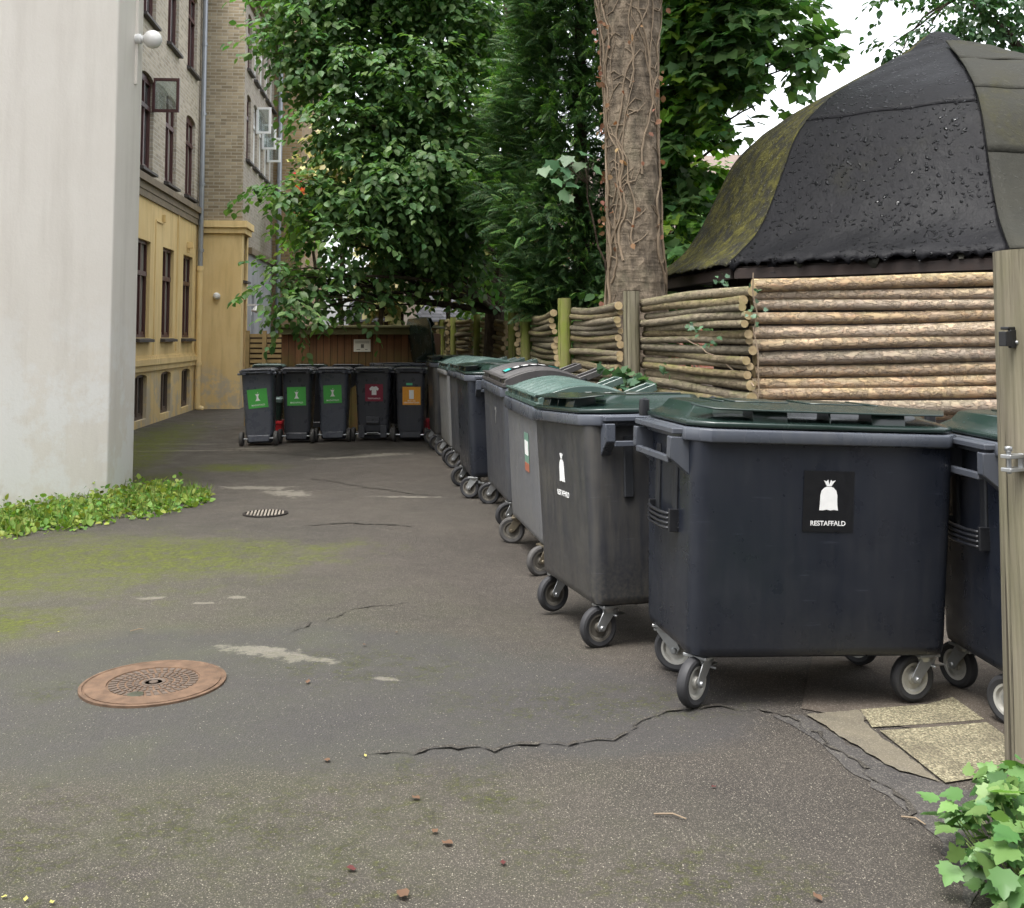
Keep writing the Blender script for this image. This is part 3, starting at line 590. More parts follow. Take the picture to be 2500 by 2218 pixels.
def caster(parent, x, y, ztop, yaw, fork=STEEL, tyre=TYRE, rim=RIMS, brake=True, rad=.1):
    """swivel caster: top plate, forked sheet-metal legs, wheel with rim and tyre; z = 0 is the ground"""
    T = Matrix.Translation((x, y, 0)) @ Matrix.Rotation(yaw, 4, 'Z'); off = .05
    m = MB(); m.box((0, 0, ztop - .006), (.11, .10, .012), 0, T); m.lathe([(.042, ztop - .034), (.05, ztop - .012)], 16, 0, T)
    for sx in (-1, 1):
        q = [(-.045, ztop - .02), (.035, ztop - .02), (off + .026, rad + .012), (off + .016, rad - .014), (off - .012, rad - .018), (off - .03, rad + .01)]
        m.loft([[(sx * .031, a, b) for a, b in q], [(sx * .036, a, b) for a, b in q]], 0, True, True, T)
    m.box((0, -.005, ztop - .028), (.066, .085, .01), 0, T)
    m.lathe([(0, -.046), (.011, -.046), (.013, -.036), (.013, .036), (.011, .046), (0, .046)], 10, 0, T @ Matrix.Translation((0, off, rad)) @ Matrix.Rotation(R(90), 4, 'Y'))
    c = m.build('caster', fork, parent, fix=True, bevel=.0015)
    W = T @ Matrix.Translation((0, off, rad)) @ Matrix.Rotation(R(90), 4, 'Y')
    m = MB(); m.lathe([(.066, -.02), (.084, -.024), (.095, -.019), (rad, -.008), (rad, .008), (.095, .019), (.084, .024), (.066, .02)], 28, 0, W, closed=True); m.build('tyre', tyre, c, fix=True)
    m = MB(); m.lathe([(.012, -.022), (.022, -.022), (.026, -.008), (.048, -.006), (.056, -.018), (.0665, -.019), (.0665, .019), (.056, .018), (.048, .006), (.026, .008), (.022, .022), (.012, .022)], 28, 0, W, closed=True); m.build('wheel_rim', rim, c, fix=True)
    if brake:
        m = MB(); m.box((0, -.07, ztop - .055), (.045, .06, .006), 0, T @ Matrix.Translation((0, 0, 0))); m.box((0, -.045, ztop - .045), (.02, .03, .02), 0, T); m.tube([(-.06, -.02, ztop - .05), (.06, -.02, ztop - .05)], .006, 6, 0, True, T); m.build('brake_lever', fork, c, bevel=.002)
    return c
def bag_emblem(mb, s, M):
    body = [(-.5, -1), (-.47, -.6), (-.46, 0), (-.4, .3), (-.24, .5), (-.12, .56), (.12, .56), (.24, .5), (.4, .3), (.46, 0), (.47, -.6), (.52, -1), (.3, -.96), (.1, -1.0), (-.1, -.95), (-.3, -1)]
    top = [(-.12, .6), (-.3, .98), (-.14, .92), (-.06, 1.02), (0, .68), (.1, 1.02), (.16, .92), (.34, .98), (.12, .6)]
    for p in (body, top): mb.prism([(a * s * 1.3, b * s) for a, b in p], 0, .0012, 0, M)
FACE = Matrix.Rotation(R(90), 4, 'X')                              # drawing plane stood upright, looking along -y
def big_bin(name_label, x, y, yaw, body, rimm, lidm, group, W=1.105, Wb=1.01, D=.72, Db=.60, zb=.205, zr=1.13, rh=.055, cin=.085, roll=0.0, lid='flat', swivel=(20, 60, 10, 40), fork=STEEL, tyre=TYRE, rimw=None, dz=0.0, lid_lab=None, handle=True, slots=True, cat='waste container'):
    t = empty('waste_container', (x, y, hgt(x, y) + dz), yaw, name_label, cat, group, ry=roll)
    zt = zr - rh; Wt, Dt = W - .06, D - .05
    ly = lambda z: -(Db + (Dt - Db) * (z - zb) / (zt - zb)) / 2
    m = MB(); N = 5
    rings = [rrect(Wb - .05, Db - .05, .05, zb, N), rrect(Wb - .012, Db - .012, .06, zb + .012, N), rrect(Wb, Db, .065, zb + .045, N)]
    for k in (.25, .5, .75, 1): z = zb + .045 + (zt - zb - .045) * k; f = k; rings.append(rrect(Wb + (Wt - Wb) * f, Db + (Dt - Db) * f, .065 + .01 * k, z, N))
    m.loft(rings, 0, True, False)
    m.build('body', body, t, smooth=50)
    m = MB()
    m.loft([rrect(Wt + .002, Dt + .002, .10, zt - .004, 1), rrect(W - .006, D - .006, .09, zt, 1), rrect(W, D, .09, zt + .006, 1), rrect(W, D, .09, zr - .006, 1), rrect(W - .012, D - .012, .085, zr, 1), rrect(W - .10, D - .10, .06, zr, 1), rrect(W - .10, D - .10, .06, zr - .06, 1)], 0, False, False)
    for sx in (-1, 1):                                             # lifting brackets on both short sides
        xo = sx * W / 2
        for y0, y1 in ((-D / 2 + .10, -D / 2 + .15), (D / 2 - .15, D / 2 - .10)):
            q = [(0, zt + .012), (sx * .062, zt + .012), (sx * .062, zt - .075), (sx * .03, zt - .1), (-sx * .03, zt - .15), (-sx * .03, zt)]
            if y0 > 0: pass
            m.loft([[(xo - sx * .012 + a, y0, b) for a, b in q], [(xo - sx * .012 + a, y1, b) for a, b in q]], 0)
        m.box((xo + sx * .036, 0, zt - .085), (.024, D - .29, .028), 0); m.box((xo + sx * .018, 0, zr - .02), (.05, D - .2, .024), 0)
    m.build('rim', rimm, t, bevel=.004, smooth=25, fix=True)
    if slots:
        for sx in (-1, 1):
            for yy in (-.12, .12):
                m = MB(); xs_ = sx * ((Wb + (Wt - Wb) * .8) / 2); m.box((xs_ - sx * .004, yy, zt - .2), (.03, .05, .30)); m.build('side_channel', SLOT, t, bevel=.006)
    if handle:
        for sx in (-1, 1):
            xs_ = sx * ((Wb + (Wt - Wb) * .52) / 2); zc = zb + (zt - zb) * .6; m = MB()
            for k in range(4):
                z = zc - .03 + .02 * k
                m.tube([(xs_ - sx * .01, -.15, z), (xs_ + sx * .045, -.13, z - .004), (xs_ + sx * .055, -.06, z - .006), (xs_ + sx * .055, .06, z - .006), (xs_ + sx * .045, .13, z - .004), (xs_ - sx * .01, .15, z)], .008, 6)
            for yy in (-.14, .14): m.box((xs_ + sx * .018, yy, zc), (.05, .022, .095))
            m.build('grab_handle', BLACKPL, t, bevel=.002)
    # lid
    if lid == 'flat':
        m = MB(); z0 = zr + .004
        m.loft([rrect(W - .05, D - .04, .09, z0, 1), rrect(W - .03, D - .02, .09, z0 + .004, 1), rrect(W - .03, D - .02, .09, z0 + .02, 1), rrect(W - .05, D - .04, .085, z0 + .026, 1), rrect(W - .16, D - .2, .07, z0 + .05, 1, 0, .06), rrect(W - .22, D - .26, .06, z0 + .085, 1, 0, .07), rrect(W - .26, D - .30, .06, z0 + .09, 1, 0, .07)], 0)
        for a, b in ((-.30, -.05), (.05, .30)):                   # raised square panels
            m.box(((a + b) / 2, .08, z0 + .093), (b - a, .26, .008))
        for sx in (-1, 1): m.box((sx * .36, .08, z0 + .093), (.012, .30, .008))
        L0 = m.build('lid', lidm, t, bevel=.003, smooth=45, fix=True)
        m = MB(); zf = z0 + .07; hw = W / 2 - .11; yf = -D / 2 + .005
        P = [(-hw - .07, yf + .12), (-hw, yf + .012), (-hw * .5, yf), (hw * .5, yf), (hw, yf + .012), (hw + .07, yf + .12), (hw * .8, yf + .17), (-hw * .8, yf + .17)]
        m.loft([[(a, b, zf + (b - yf) * .12) for a, b in P], [(a, b, zf + .008 + (b - yf) * .12) for a, b in P]], 0)
        for xc in (-hw * .52, 0.0, hw * .52):
            w0 = .075 if xc else .004
            m.add([(xc - w0, yf + .02, z0 + .022), (xc + w0, yf + .02, z0 + .022), (xc + w0, yf + .14, z0 + .022), (xc - w0, yf + .14, z0 + .022), (xc - w0, yf + .03, zf + .003), (xc + w0, yf + .03, zf + .003), (xc + w0, yf + .14, zf + .012), (xc - w0, yf + .14, zf + .012)],
                  [(3, 2, 1, 0), (4, 5, 6, 7), (0, 1, 5, 4), (1, 2, 6, 5), (2, 3, 7, 6), (3, 0, 4, 7)])
        m.build('lid_handle', lidm, L0, bevel=.002, smooth=40)
    else:
        m = MB(); K = 14; X = [-W / 2 + .01]; 
        def prof(sc, up):                                         # front to back arch
            out = []
            for k in range(K + 1):
                a = k / K; yv = -D / 2 + .035 + a * (D - .02)
                out.append((yv, zr + .012 + up + .135 * math.sin(math.pi * min(1, .1 + a * .86)) ** .8))
            return out
        ribs = []
        for k in range(9):
            xc = -W / 2 + .055 + (W - .11) * k / 8
            for dx, up in ((-.03, 0), (-.012, .016), (.012, .016), (.03, 0)): ribs.append((min(max(xc + dx, -W / 2 + .045), W / 2 - .045), up if 0 < k < 8 else 0))
        ribs = sorted(set(ribs))
        rings = []
        for xv, up in ribs: p = prof(1.0, up); rings.append([(xv, a, b) for a, b in p] + [(xv, D / 2 + .015, zr + .004), (xv, -D / 2 + .035, zr + .004)])
        m.loft(rings, 0)
        m.box((0, -D / 2 + .04, zr + .022), (W - .08, .05, .03)); m.box((0, -D / 2 + .07, zr + .078), (W - .16, .12, .012))
        for xc in (-.3, .3): m.box((xc, -D / 2 + .07, zr + .055), (.12, .09, .04))
        L0 = m.build('lid', lidm, t, bevel=.002, smooth=40, fix=True)
        for xc in (-W * .32, W * .32):
            m = MB(); T = Matrix.Translation((xc, D / 2 + .04, zr + .085)) @ Matrix.Rotation(R(20), 4, 'X')
            m.box((-.085, .02, 0), (.022, .22, .05), 0, T); m.box((.085, .02, 0), (.022, .22, .05), 0, T); m.box((0, .12, 0), (.15, .022, .05), 0, T); m.box((0, 0, -.016), (.15, .2, .008), 0, T)
            m.build('lid_hinge', lidm, L0, bevel=.003)
    for sx in (-1, 1): m = MB(); m.lathe([(0, 0), (.022, 0), (.026, .02), (.024, .075), (0, .085)], 12, 0, Matrix.Translation((sx * (W / 2 - .02), D / 2 - .03, zr))); m.build('hinge_post', BLACKPL, t)
    ca = Wb / 2 - .075; cb = Db / 2 - cin
    for i, (sx, sy) in enumerate(((-1, -1), (1, -1), (-1, 1), (1, 1))):
        caster(t, sx * ca, sy * cb, zb, R(swivel[i]), fork, tyre, rimw or RIMS, sy < 0)
    t['face_y0'] = ly(zb); t['face_k'] = (ly(zt) - ly(zb)) / (zt - zb); t['zb'] = zb
    return t
def on_face(t, x, z, tilt=0.0):
    """frame on the sloping front of a container: x right, y up, z outwards"""
    k = t['face_k']; y = t['face_y0'] + k * (z - t['zb']) - .0015; l = math.hypot(1, k)
    M = Matrix(((1, 0, 0, x), (0, k / l, -1 / l, y), (0, 1 / l, k / l, z), (0, 0, 0, 1)))
    return M @ Matrix.Rotation(R(tilt), 4, 'Z')
def sticker(t, x, z, w, h, mat, emblem, text=None, tsize=.03, textz=-.36, tilt=0.0, lines=None):
    F_ = on_face(t, x, z, tilt)
    m = MB(); m.prism([(-w / 2, -h / 2), (w / 2, -h / 2), (w / 2, h / 2), (-w / 2, h / 2)], 0, .0015); s_ = m.build('sticker', mat, t, smooth=0); s_.matrix_local = F_
    if emblem:
        m = MB(); emblem(m); e = m.build('emblem', WHITE, s_, smooth=0, fix=True)
    for i, ln_ in enumerate([text] if text else (lines or [])):
        text_obj(ln_, tsize, WHITE, s_, (0, textz * h - i * tsize * 1.05, .0022), (0, 0, 0))
    return s_
UP2 = Matrix.Translation((0, 0, .0016))
GRP = 'large wheeled waste containers along the log fence'
# the container in front
A = big_bin('dark anthracite container with black square sticker and clean green lid, nearest of all', 1.215, 4.69, R(9.5), NAVY, RIMG, LIDG, GRP, W=1.225, Wb=1.135, D=.745, Db=.63, roll=R(2.3), swivel=(128, 98, 236, 30))
def em_bag(s): return lambda m: bag_emblem(m, s, Matrix.Translation((0, .025, .0016)))
sticker(A, .0, .845, .222, .248, BLACKP, em_bag(.062), 'RESTAFFALD', .0275, -.40)
# the one beside the post
B2 = big_bin('dark container with green lid standing half hidden behind the round wooden post', 2.505, 4.50, R(3), NAVY, RIMG, LIDG, GRP, W=1.225, Wb=1.135, D=.745, Db=.63, roll=R(0.8), swivel=(30, 60, 20, 40), dz=-.005)
# the row along the fence: near front corner, direction of the front, width of the base
DULL = simple('dusty_wheel_rim', L(104, 100, 92), .55, .2, .2, 20, .05)
def row(label, nx_, ny_, dx, dy, wb, body, rimm, lidm, **kw):
    d = Vector((dx, dy)).normalized(); inw = Vector((d.y, -d.x)); db = kw.get('Db', .60)
    c = Vector((nx_, ny_)) + d * wb / 2 + inw * db / 2
    return big_bin(label, c.x, c.y, math.atan2(-d.y, -d.x), body, rimm, lidm, GRP, Wb=wb, W=wb + .11, **{'rimw': DULL, **kw})
BB = row('dusty dark container with white bag print, directly left of the nearest container', .40, 5.13, -.224, .97, 1.0, ANTH2, RIMG, LIDG, roll=R(-2.4), dz=.006, swivel=(200, 195, 40, 20), handle=False)
F_ = on_face(BB, .05, .84)
m = MB(); bag_emblem(m, .075, Matrix.Translation((0, 0, .0005))); e = m.build('emblem', WHITE, BB, smooth=0, fix=True); e.matrix_local = F_
t_ = text_obj('RESTAFFALD', .04, WHITE, BB, (0, 0, 0)); t_.matrix_local = on_face(BB, .05, .69)
CC = row('faded grey container with arched green lid and small green and orange label', .20, 7.05, -.18, .98, 1.16, GREYP, RIMG, LIDG2, lid='round', zr=1.12, rh=.085, cin=.045, fork=FORKY, tyre=TYREG, swivel=(165, 200, 60, 20), handle=False, dz=.004, roll=R(1.0))
s_ = sticker(CC, .18, .78, .15, .27, mat_label('faded_green_sticker', L(112, 146, 130)), None)
m = MB(); m.b2(-.06, .06, -.02, .08, 0, .001, 0, UP2); m.build('label_print', WHITE, s_, smooth=0)
m = MB(); m.b2(-.075, .075, -.134, -.075, 0, .001, 0, UP2); m.build('label_foot', REDL, s_, smooth=0)
DD = row('grey container with arched grey lid carrying a strip of turquoise labels', -.04, 8.56, -.17, .98, 1.12, DARKP, RIMG, LIDGR, lid='round', zr=1.13, rh=.075, cin=.06, tyre=TYRE, swivel=(170, 190, 60, 20), roll=R(1.6), handle=False)
t_ = text_obj('7', .2, FADED, DD, (0, 0, 0), xs=.8); t_.matrix_local = on_face(DD, .12, .80)
lidD = [c for c in DD.children if c.name.startswith('lid')][0]
def arch_strip(name, mat, x0, x1, ya, yb, up, parent, D=.72, zr=1.13):
    m = MB(); k = 10
    for q in range(k + 1):
        yv = ya + (yb - ya) * q / k; a = (yv + D / 2 - .035) / (D - .02); z = zr + .012 + .135 * math.sin(math.pi * min(1, .1 + a * .86)) ** .8 + up
        for xv, dz in ((x0, 0), (x1, 0), (x1, -.012), (x0, -.012)): m.v.append((xv, yv, z + dz))
    for q in range(k):
        for e in range(4): m.f.append((q * 4 + e, q * 4 + (e + 1) % 4, q * 4 + 4 + (e + 1) % 4, q * 4 + 4 + e)); m.mi.append(0)
    m.f += [(0, 3, 2, 1), (k * 4, k * 4 + 1, k * 4 + 2, k * 4 + 3)]; m.mi += [0, 0]
    return m.build(name, mat, parent, fix=True)
sp_ = arch_strip('label_strip', BLACKP, .10, .24, -.27, .20, .024, lidD)
arch_strip('turquoise_end', TURQ, .105, .235, -.265, -.215, .0255, sp_); arch_strip('turquoise_end', TURQ, .105, .235, .13, .195, .0255, sp_)
for k in range(4):
    y_ = -.18 + .075 * k; arch_strip('pictogram', WHITE, .17, .205, y_, y_ + .04, .0255, sp_); arch_strip('pictogram_caption', WHITE, .125, .145, y_ - .006, y_ + .05, .0255, sp_)
EE = row('dark navy container pushed forward of the row, with fork pocket facing the path', -.385, 9.8, -.15, .98, 1.0, NAVY, RIMG, LIDG, cin=.05, swivel=(190, 150, 60, 20), zr=1.15)
FF = row('grey container seen as a narrow strip behind the dark navy one', -.52, 11.25, -.18, .98, 1.0, DARKP, RIMG, LIDG2, lid='round', zr=1.12, cin=.06, tyre=TYRE, swivel=(170, 190, 60, 20), handle=False)
GG = row('light grey round-cornered container, weathered and streaked green', -.74, 12.45, -.16, .98, 1.05, GREYL, GREYL, LIDG2, lid='round', zr=1.11, cin=.06, swivel=(160, 195, 60, 20), handle=False)
HH = row('dark container with partly open green lid at the far end of the row', -1.03, 14.05, -.15, .98, 1.0, ANTH2, RIMG, LIDG, cin=.06, swivel=(170, 200, 60, 20), zr=1.16)
II = big_bin('dark container at the back beside the plank shed with its green lid tipped upright', -1.74, 16.36, R(-64), BLACKPL, RIMG, LIDG, GRP, W=1.05, Wb=.95, swivel=(120, 100, 60, 20), zr=1.10)
for c in [c for c in II.children if c.name.startswith('lid')]:    # swing its lid open about the rear hinge
    hy, hz = .36, 1.10
    c.matrix_local = Matrix.Translation((0, hy, hz)) @ Matrix.Rotation(R(-82), 4, 'X') @ Matrix.Translation((0, -hy, -hz))

# ------------------------------------------------------------------ two-wheeled bins at the end of the yard
def core(m):
    P = [(-.42, .5), (-.3, .42), (-.13, .1), (-.13, -.1), (-.3, -.42), (-.45, -.52), (.45, -.52), (.3, -.42), (.13, -.1), (.13, .1), (.3, .42), (.42, .5), (.15, .4), (0, .44), (-.15, .4)]
    m.prism([(a * .085, b * .1 + .02) for a, b in P], 0, .0012, 0, UP2); m.prism([(0, .072), (.004, .07), (.014, .088), (.008, .09)], 0, .0012, 0, UP2)
def shirt(m):
    P = [(-.28, -.5), (.28, -.5), (.27, .1), (.42, .0), (.56, .22), (.3, .5), (.12, .5), (0, .42), (-.12, .5), (-.3, .5), (-.56, .22), (-.42, 0), (-.27, .1)]
    m.prism([(a * .125, b * .125 + .03) for a, b in P], 0, .0012, 0, UP2)
def carton(m):
    m.b2(-.034, .034, -.045, .085, 0, .0012, 0, UP2)
def small_bin(label, x, y, yaw, body, lidm, W=.47, h=1.07, pedal=False, roll=0.0, group='two-wheeled bins in a row at the end of the yard', D=.53):
    t = empty('wheelie_bin', (x, y, hgt(x, y)), yaw, label, 'bin', group, ry=roll)
    zb, zt = .03, h - .07; Wb, Db = W * .80, D * .62
    cy = lambda f: -.03 + .05 * (1 - f) - .02
    m = MB(); rings = []
    for f in (0, .02, .12, .121, .3, .6, .9, 1):
        z = zb + (zt - zb) * f; ins = -.015 if f <= .12 else 0
        w_ = Wb + (W - .03 - Wb) * f + ins; d_ = Db + (D - .06 - Db) * f + ins * 2
        rings.append(rrect(w_ - (.03 if f == 0 else 0), d_ - (.03 if f == 0 else 0), .05, z, 4, 0, D / 2 - .02 - (d_) / 2 - .06 * (1 - f) - (D / 2 - .27) - .02))
    m.loft(rings, 0); m.build('body', body, t, smooth=45)
    back = min(p[1] for p in rings[-1]); backb = min(p[1] for p in rings[3]); yc = sum(p[1] for p in rings[-1]) / len(rings[-1])
    m = MB(); m.loft([rrect(W - .025, D - .05, .05, zt - .01, 4, 0, yc), rrect(W + .02, D - .01, .05, zt, 4, 0, yc), rrect(W + .02, D - .01, .05, zt + .022, 4, 0, yc), rrect(W - .02, D - .05, .05, zt + .022, 4, 0, yc)], 0, False, True)
    for sx in (-1, 1):
        m.box((sx * (W / 2 - .06), back - .025, zt + .012), (.05, .06, .05)); m.box((sx * (W / 2 + .005), back + .02, zt - .0), (.06, .05, .03))
    m.tube([(-W / 2 + .03, back - .045, zt + .02), (W / 2 - .03, back - .045, zt + .02)], .012, 8)
    m.build('rim_handle', body, t, bevel=.004, fix=True)
    m = MB(); m.loft([rrect(W + .03, D, .05, zt + .026, 4, 0, yc), rrect(W + .03, D, .05, zt + .04, 4, 0, yc), rrect(W - .02, D - .06, .05, zt + .062, 4, 0, yc + .01), rrect(W - .1, D - .14, .05, zt + .072, 4, 0, yc + .01)], 0)
    m.box((0, back - .035, zt + .052), (W - .06, .05, .02)); 
    for sx in (-1, 1): m.box((sx * (W / 2 - .1), back - .03, zt + .04), (.06, .05, .03))
    m.build('lid', lidm, t, bevel=.003, fix=True)
    wr = .1; wy = backb - .01
    for sx in (-1, 1):
        T = Matrix.Translation((sx * (W / 2 + .005), wy, wr)) @ Matrix.Rotation(R(90), 4, 'Y')
        m = MB(); m.lathe([(.05, -.024), (.09, -.026), (.1, -.016), (.1, .016), (.09, .026), (.05, .024)], 24, 0, T, closed=True); w = m.build('wheel', TYREG, t, fix=True)
        m = MB(); m.lathe([(0, -.022), (.052, -.02), (.052, .02), (0, .022)], 18, 0, T); m.build('hub', BLACKPL, w, fix=True)
    m = MB(); m.tube([(-W / 2 - .01, wy, wr), (W / 2 + .01, wy, wr)], .011, 8); m.build('axle', STEEL, t)
    m = MB()
    if pedal:
        for sx in (-1, 1): m.box((sx * W * .29, backb - .02, .14), (.09, .06, .18))
        m.box((0, backb - .012, .30), (.2, .05, .1)); m.box((0, backb - .03, .27), (.18, .05, .03))
    else: m.add([(-Wb * .38, wy - .018, .06), (Wb * .38, wy - .018, .06), (Wb * .42, wy - .016, .145), (-Wb * .42, wy - .016, .145), (-Wb * .38, wy + .03, .06), (Wb * .38, wy + .03, .06), (Wb * .42, wy + .03, .145), (-Wb * .42, wy + .03, .145)], [(0, 1, 2, 3), (7, 6, 5, 4), (0, 4, 5, 1), (1, 5, 6, 2), (2, 6, 7, 3), (3, 7, 4, 0)])
    m.build('foot_plate', body, t, bevel=.004)
    if pedal:
        m = MB(); m.box((0, backb - .03, .12), (.17, .03, .016)); m.build('pedal_bar', STEEL, t, bevel=.002)
    t['face_y0'] = backb; t['face_k'] = (back - backb) / (zt - rings[3][0][2]); t['zb'] = rings[3][0][2]
    return t
def b4(u0, u1, v): 
    a, b = gp(560 + u0 * 520 / 2044, 860 + v * 520 / 2044), gp(560 + u1 * 520 / 2044, 860 + v * 520 / 2044); return (a + b) / 2
DGB = plastic('bin_grey_plastic', L(84, 88, 98), .28, L(104, 104, 102), .3, 21.0); DGB2 = plastic('bin_dark_plastic', L(60, 62, 69), .28, L(90, 90, 88), .3, 25.0)
p = b4(105, 420, 905); t = small_bin('wheelie bin with crooked green apple core sticker, leftmost of the row', p.x, p.y + .24, R(5), DGB, DGB2, .46, roll=R(-2)); sticker(t, -.0, .655, .27, .265, GREENP, core, 'MADAFFALD', .032, -.38, 4)
p = b4(480, 780, 878); t = small_bin('wheelie bin with green apple core sticker, second from the left house wall', p.x, p.y + .24, R(2), DGB2, DGB2, .45); sticker(t, 0, .665, .265, .265, GREENP, core, 'MADAFFALD', .032, -.38, 1)
p = b4(825, 1135, 865); t = small_bin('lighter grey wheelie bin with straight green apple core sticker, left of the maroon one', p.x, p.y + .24, R(1), DGB, DGB2, .46); sticker(t, 0, .685, .26, .26, GREENP, core, 'MADAFFALD', .032, -.38, 2)
p = b4(1185, 1555, 858); t = small_bin('wide wheelie bin with maroon shirt sticker and a foot pedal', p.x, p.y + .26, R(-1), DGB2, DGB2, .55, pedal=True); sticker(t, .02, .70, .26, .25, MAROON, shirt, 'TEKSTILAFFALD', .026, -.37)
p = b4(1580, 1890, 864); t = small_bin('wheelie bin with orange carton sticker, rightmost of the row', p.x, p.y + .24, R(-2), DGB2, DGB2, .46); sticker(t, .02, .66, .262, .262, ORANGE, carton, None, .026, -.30, 0, ['MAD- OG', 'DRIKKEKARTONER'])
F2 = on_face(t, -.01, .83); m = MB(); m.b2(-.045, .045, -.016, .016, 0, .0015); q = m.build('small_label', PALEG, t, smooth=0); q.matrix_local = F2
G2 = 'two-wheeled bins standing behind the stickered row'
for i, (u0, u1, v, lidm, lb) in enumerate(((230, 520, 760, LIDG2, 'grey bin with faded green lid behind the two leftmost stickered bins'), (640, 930, 755, LIDG, 'bin showing in the gap between the second and third stickered bins'),
        (1000, 1290, 752, BLACKPL, 'black-lidded bin behind the gap left of the maroon stickered bin')  )):
    p = b4(u0, u1, v); small_bin(lb, p.x, p.y + .1, R(3 - i), BLACKPL, lidm, .5, h=1.08, group=G2)
p = b4(395, 490, 800)
gb = empty('red_crate', (p.x, p.y - .1, 0), R(3), 'red plastic crate on the ground between the two leftmost bins', 'crate')
m = MB(); m.loft([rrect(.26, .26, .02, 0), rrect(.28, .28, .02, .22)], 0); m.build('crate_body', simple('red_plastic', L(176, 40, 48), .4), gb); m = MB(); m.loft([rrect(.30, .30, .02, .20), rrect(.30, .30, .02, .235)], 0); m.build('crate_rim', simple('bright_red_plastic', L(196, 52, 58), .4), gb)
gb = empty('green_caddy', (p.x, p.y - .1, .236), R(3), 'dark green lidded caddy resting on the red crate', 'caddy')
m = MB(); m.loft([rrect(.22, .22, .03, 0), rrect(.26, .26, .03, .30)], 0); m.build('caddy_body', LIDG, gb); m = MB(); m.loft([rrect(.28, .28, .03, .28), rrect(.28, .28, .03, .33), rrect(.2, .2, .03, .36)], 0); m.build('lid', LIDG2, gb)
p = gp(560 + 1890 * .2544, 860 + 845 * .2544)
gb = empty('red_crate', (p.x + .04, p.y + .18, 0), R(8), 'red plastic crate squeezed between the orange stickered bin and the dark container row', 'crate')
m = MB(); m.loft([rrect(.16, .26, .02, 0), rrect(.18, .28, .02, .28)], 0); m.build('crate_body', bpy.data.materials['red_plastic'], gb); m = MB(); m.loft([rrect(.2, .3, .02, .26), rrect(.2, .3, .02, .3)], 0); m.build('crate_rim', bpy.data.materials['bright_red_plastic'], gb)

# ------------------------------------------------------------------ log fence
def bark_mat(name, c1, c2, moss, mamt, peel=None, pamt=0.0):
    n = NT(name); o = n.obj(); r = n.n('ObjectInfo').outputs['Random']
    v = n.n('VectorMath', {0: o, 1: n.com(n.math('MULTIPLY', r, 37.0), n.math('MULTIPLY', r, 11.0), 0.0)}, operation='ADD').outputs[0]
    f = n.noise(n.mp(v, (6, 40, 40)), 1, 6, .68); f2 = n.noise(v, 5, 5, .65); f3 = n.noise(n.mp(v, (10, 18, 18)), 1.3, 5, .7)
    c = n.mix(n.mr(f, .3, .7), c1, c2); c = n.mix(n.mr(f2, .55, .75, 0, .5), c, tuple(x * .45 for x in c1))
    if peel: c = n.mix(n.math('MULTIPLY', n.mr(f3, .47, .53), pamt), c, n.mix(n.mr(f, .35, .65), peel[0], peel[1]))
    nz = n.sep(n.n('NewGeometry').outputs['Normal'])[2]
    c = n.mix(n.math('MULTIPLY', n.math('MULTIPLY', n.mr(nz, -.2, .7), n.mr(n.noise(v, 4, 5, .7), .4, .62)), mamt), c, moss)
    k = n.vor(n.mp(v, (5, 14, 14)), 1.0); kn = n.mr(k.outputs['Distance'], .07, .03); c = n.mix(n.math('MULTIPLY', kn, .7), c, L(44, 36, 28)); fl = n.noise(n.mp(v, (3, 26, 26)), 1.7, 6, .75); c = n.mix(n.mr(fl, .60, .64, 0, .6), c, L(70, 56, 46))
    c = n.n('HueSaturation', {'Value': n.mr(r, 0, 1, .8, 1.18), 'Saturation': n.mr(n.math('FRACT', n.math('MULTIPLY', r, 9.7)), 0, 1, .7, 1.1), 'Color': c}).outputs[0]
    return n.end(n.pbsdf(c, .85, n.bump(n.math('ADD', f, n.math('MULTIPLY', n.mr(f3, .45, .55), 1.2)), .9, .010), 0, .25))
def endgrain():
    n = NT('cut_log_end'); o = n.obj(); f = n.noise(o, 30, 4, .6)
    c = n.mix(n.mr(f, .3, .7), L(150, 130, 98), L(186, 166, 130)); c = n.mix(n.mr(n.noise(o, 5, 3), .45, .65, 0, .6), c, L(112, 104, 66))
    return n.end(n.pbsdf(c, .85, n.bump(f, .3, .004), 0, .2))
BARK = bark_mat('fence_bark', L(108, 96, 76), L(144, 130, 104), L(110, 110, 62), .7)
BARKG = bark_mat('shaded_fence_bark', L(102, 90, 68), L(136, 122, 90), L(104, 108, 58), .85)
BARKP = bark_mat('peeling_pine_bark', L(144, 127, 109), L(176, 156, 134), L(142, 140, 96), .35, (L(198, 178, 144), L(178, 144, 118)), .75)
ENDG = endgrain()
def log(parent, a, b, r, mat, rr, sag=0.0, lump=.06, n=10):
    k = max(5, int((b - a).length / .22)); P = []; rad = []
    ph = rr.uniform(0, 6); am = rr.uniform(.2, .9) * .014
    for i in range(k + 1):
        t = i / k; p = a.lerp(b, t); d = Vector((-(b - a).y, (b - a).x, 0)).normalized()
        p = p + Vector((0, 0, am * math.sin(t * 5 + ph) - sag * 4 * t * (1 - t))) + d * (.010 * math.sin(t * 4 + ph * 2)); P.append(p)
        rad.append(r * (1 + (t - .5) * .10 + lump * rr.uniform(-.6, .6)))
    m = MB(); m.tube(P, rad, n, 0, True, None, 1)
    return m.build('log', [mat, ENDG], parent, smooth=50)
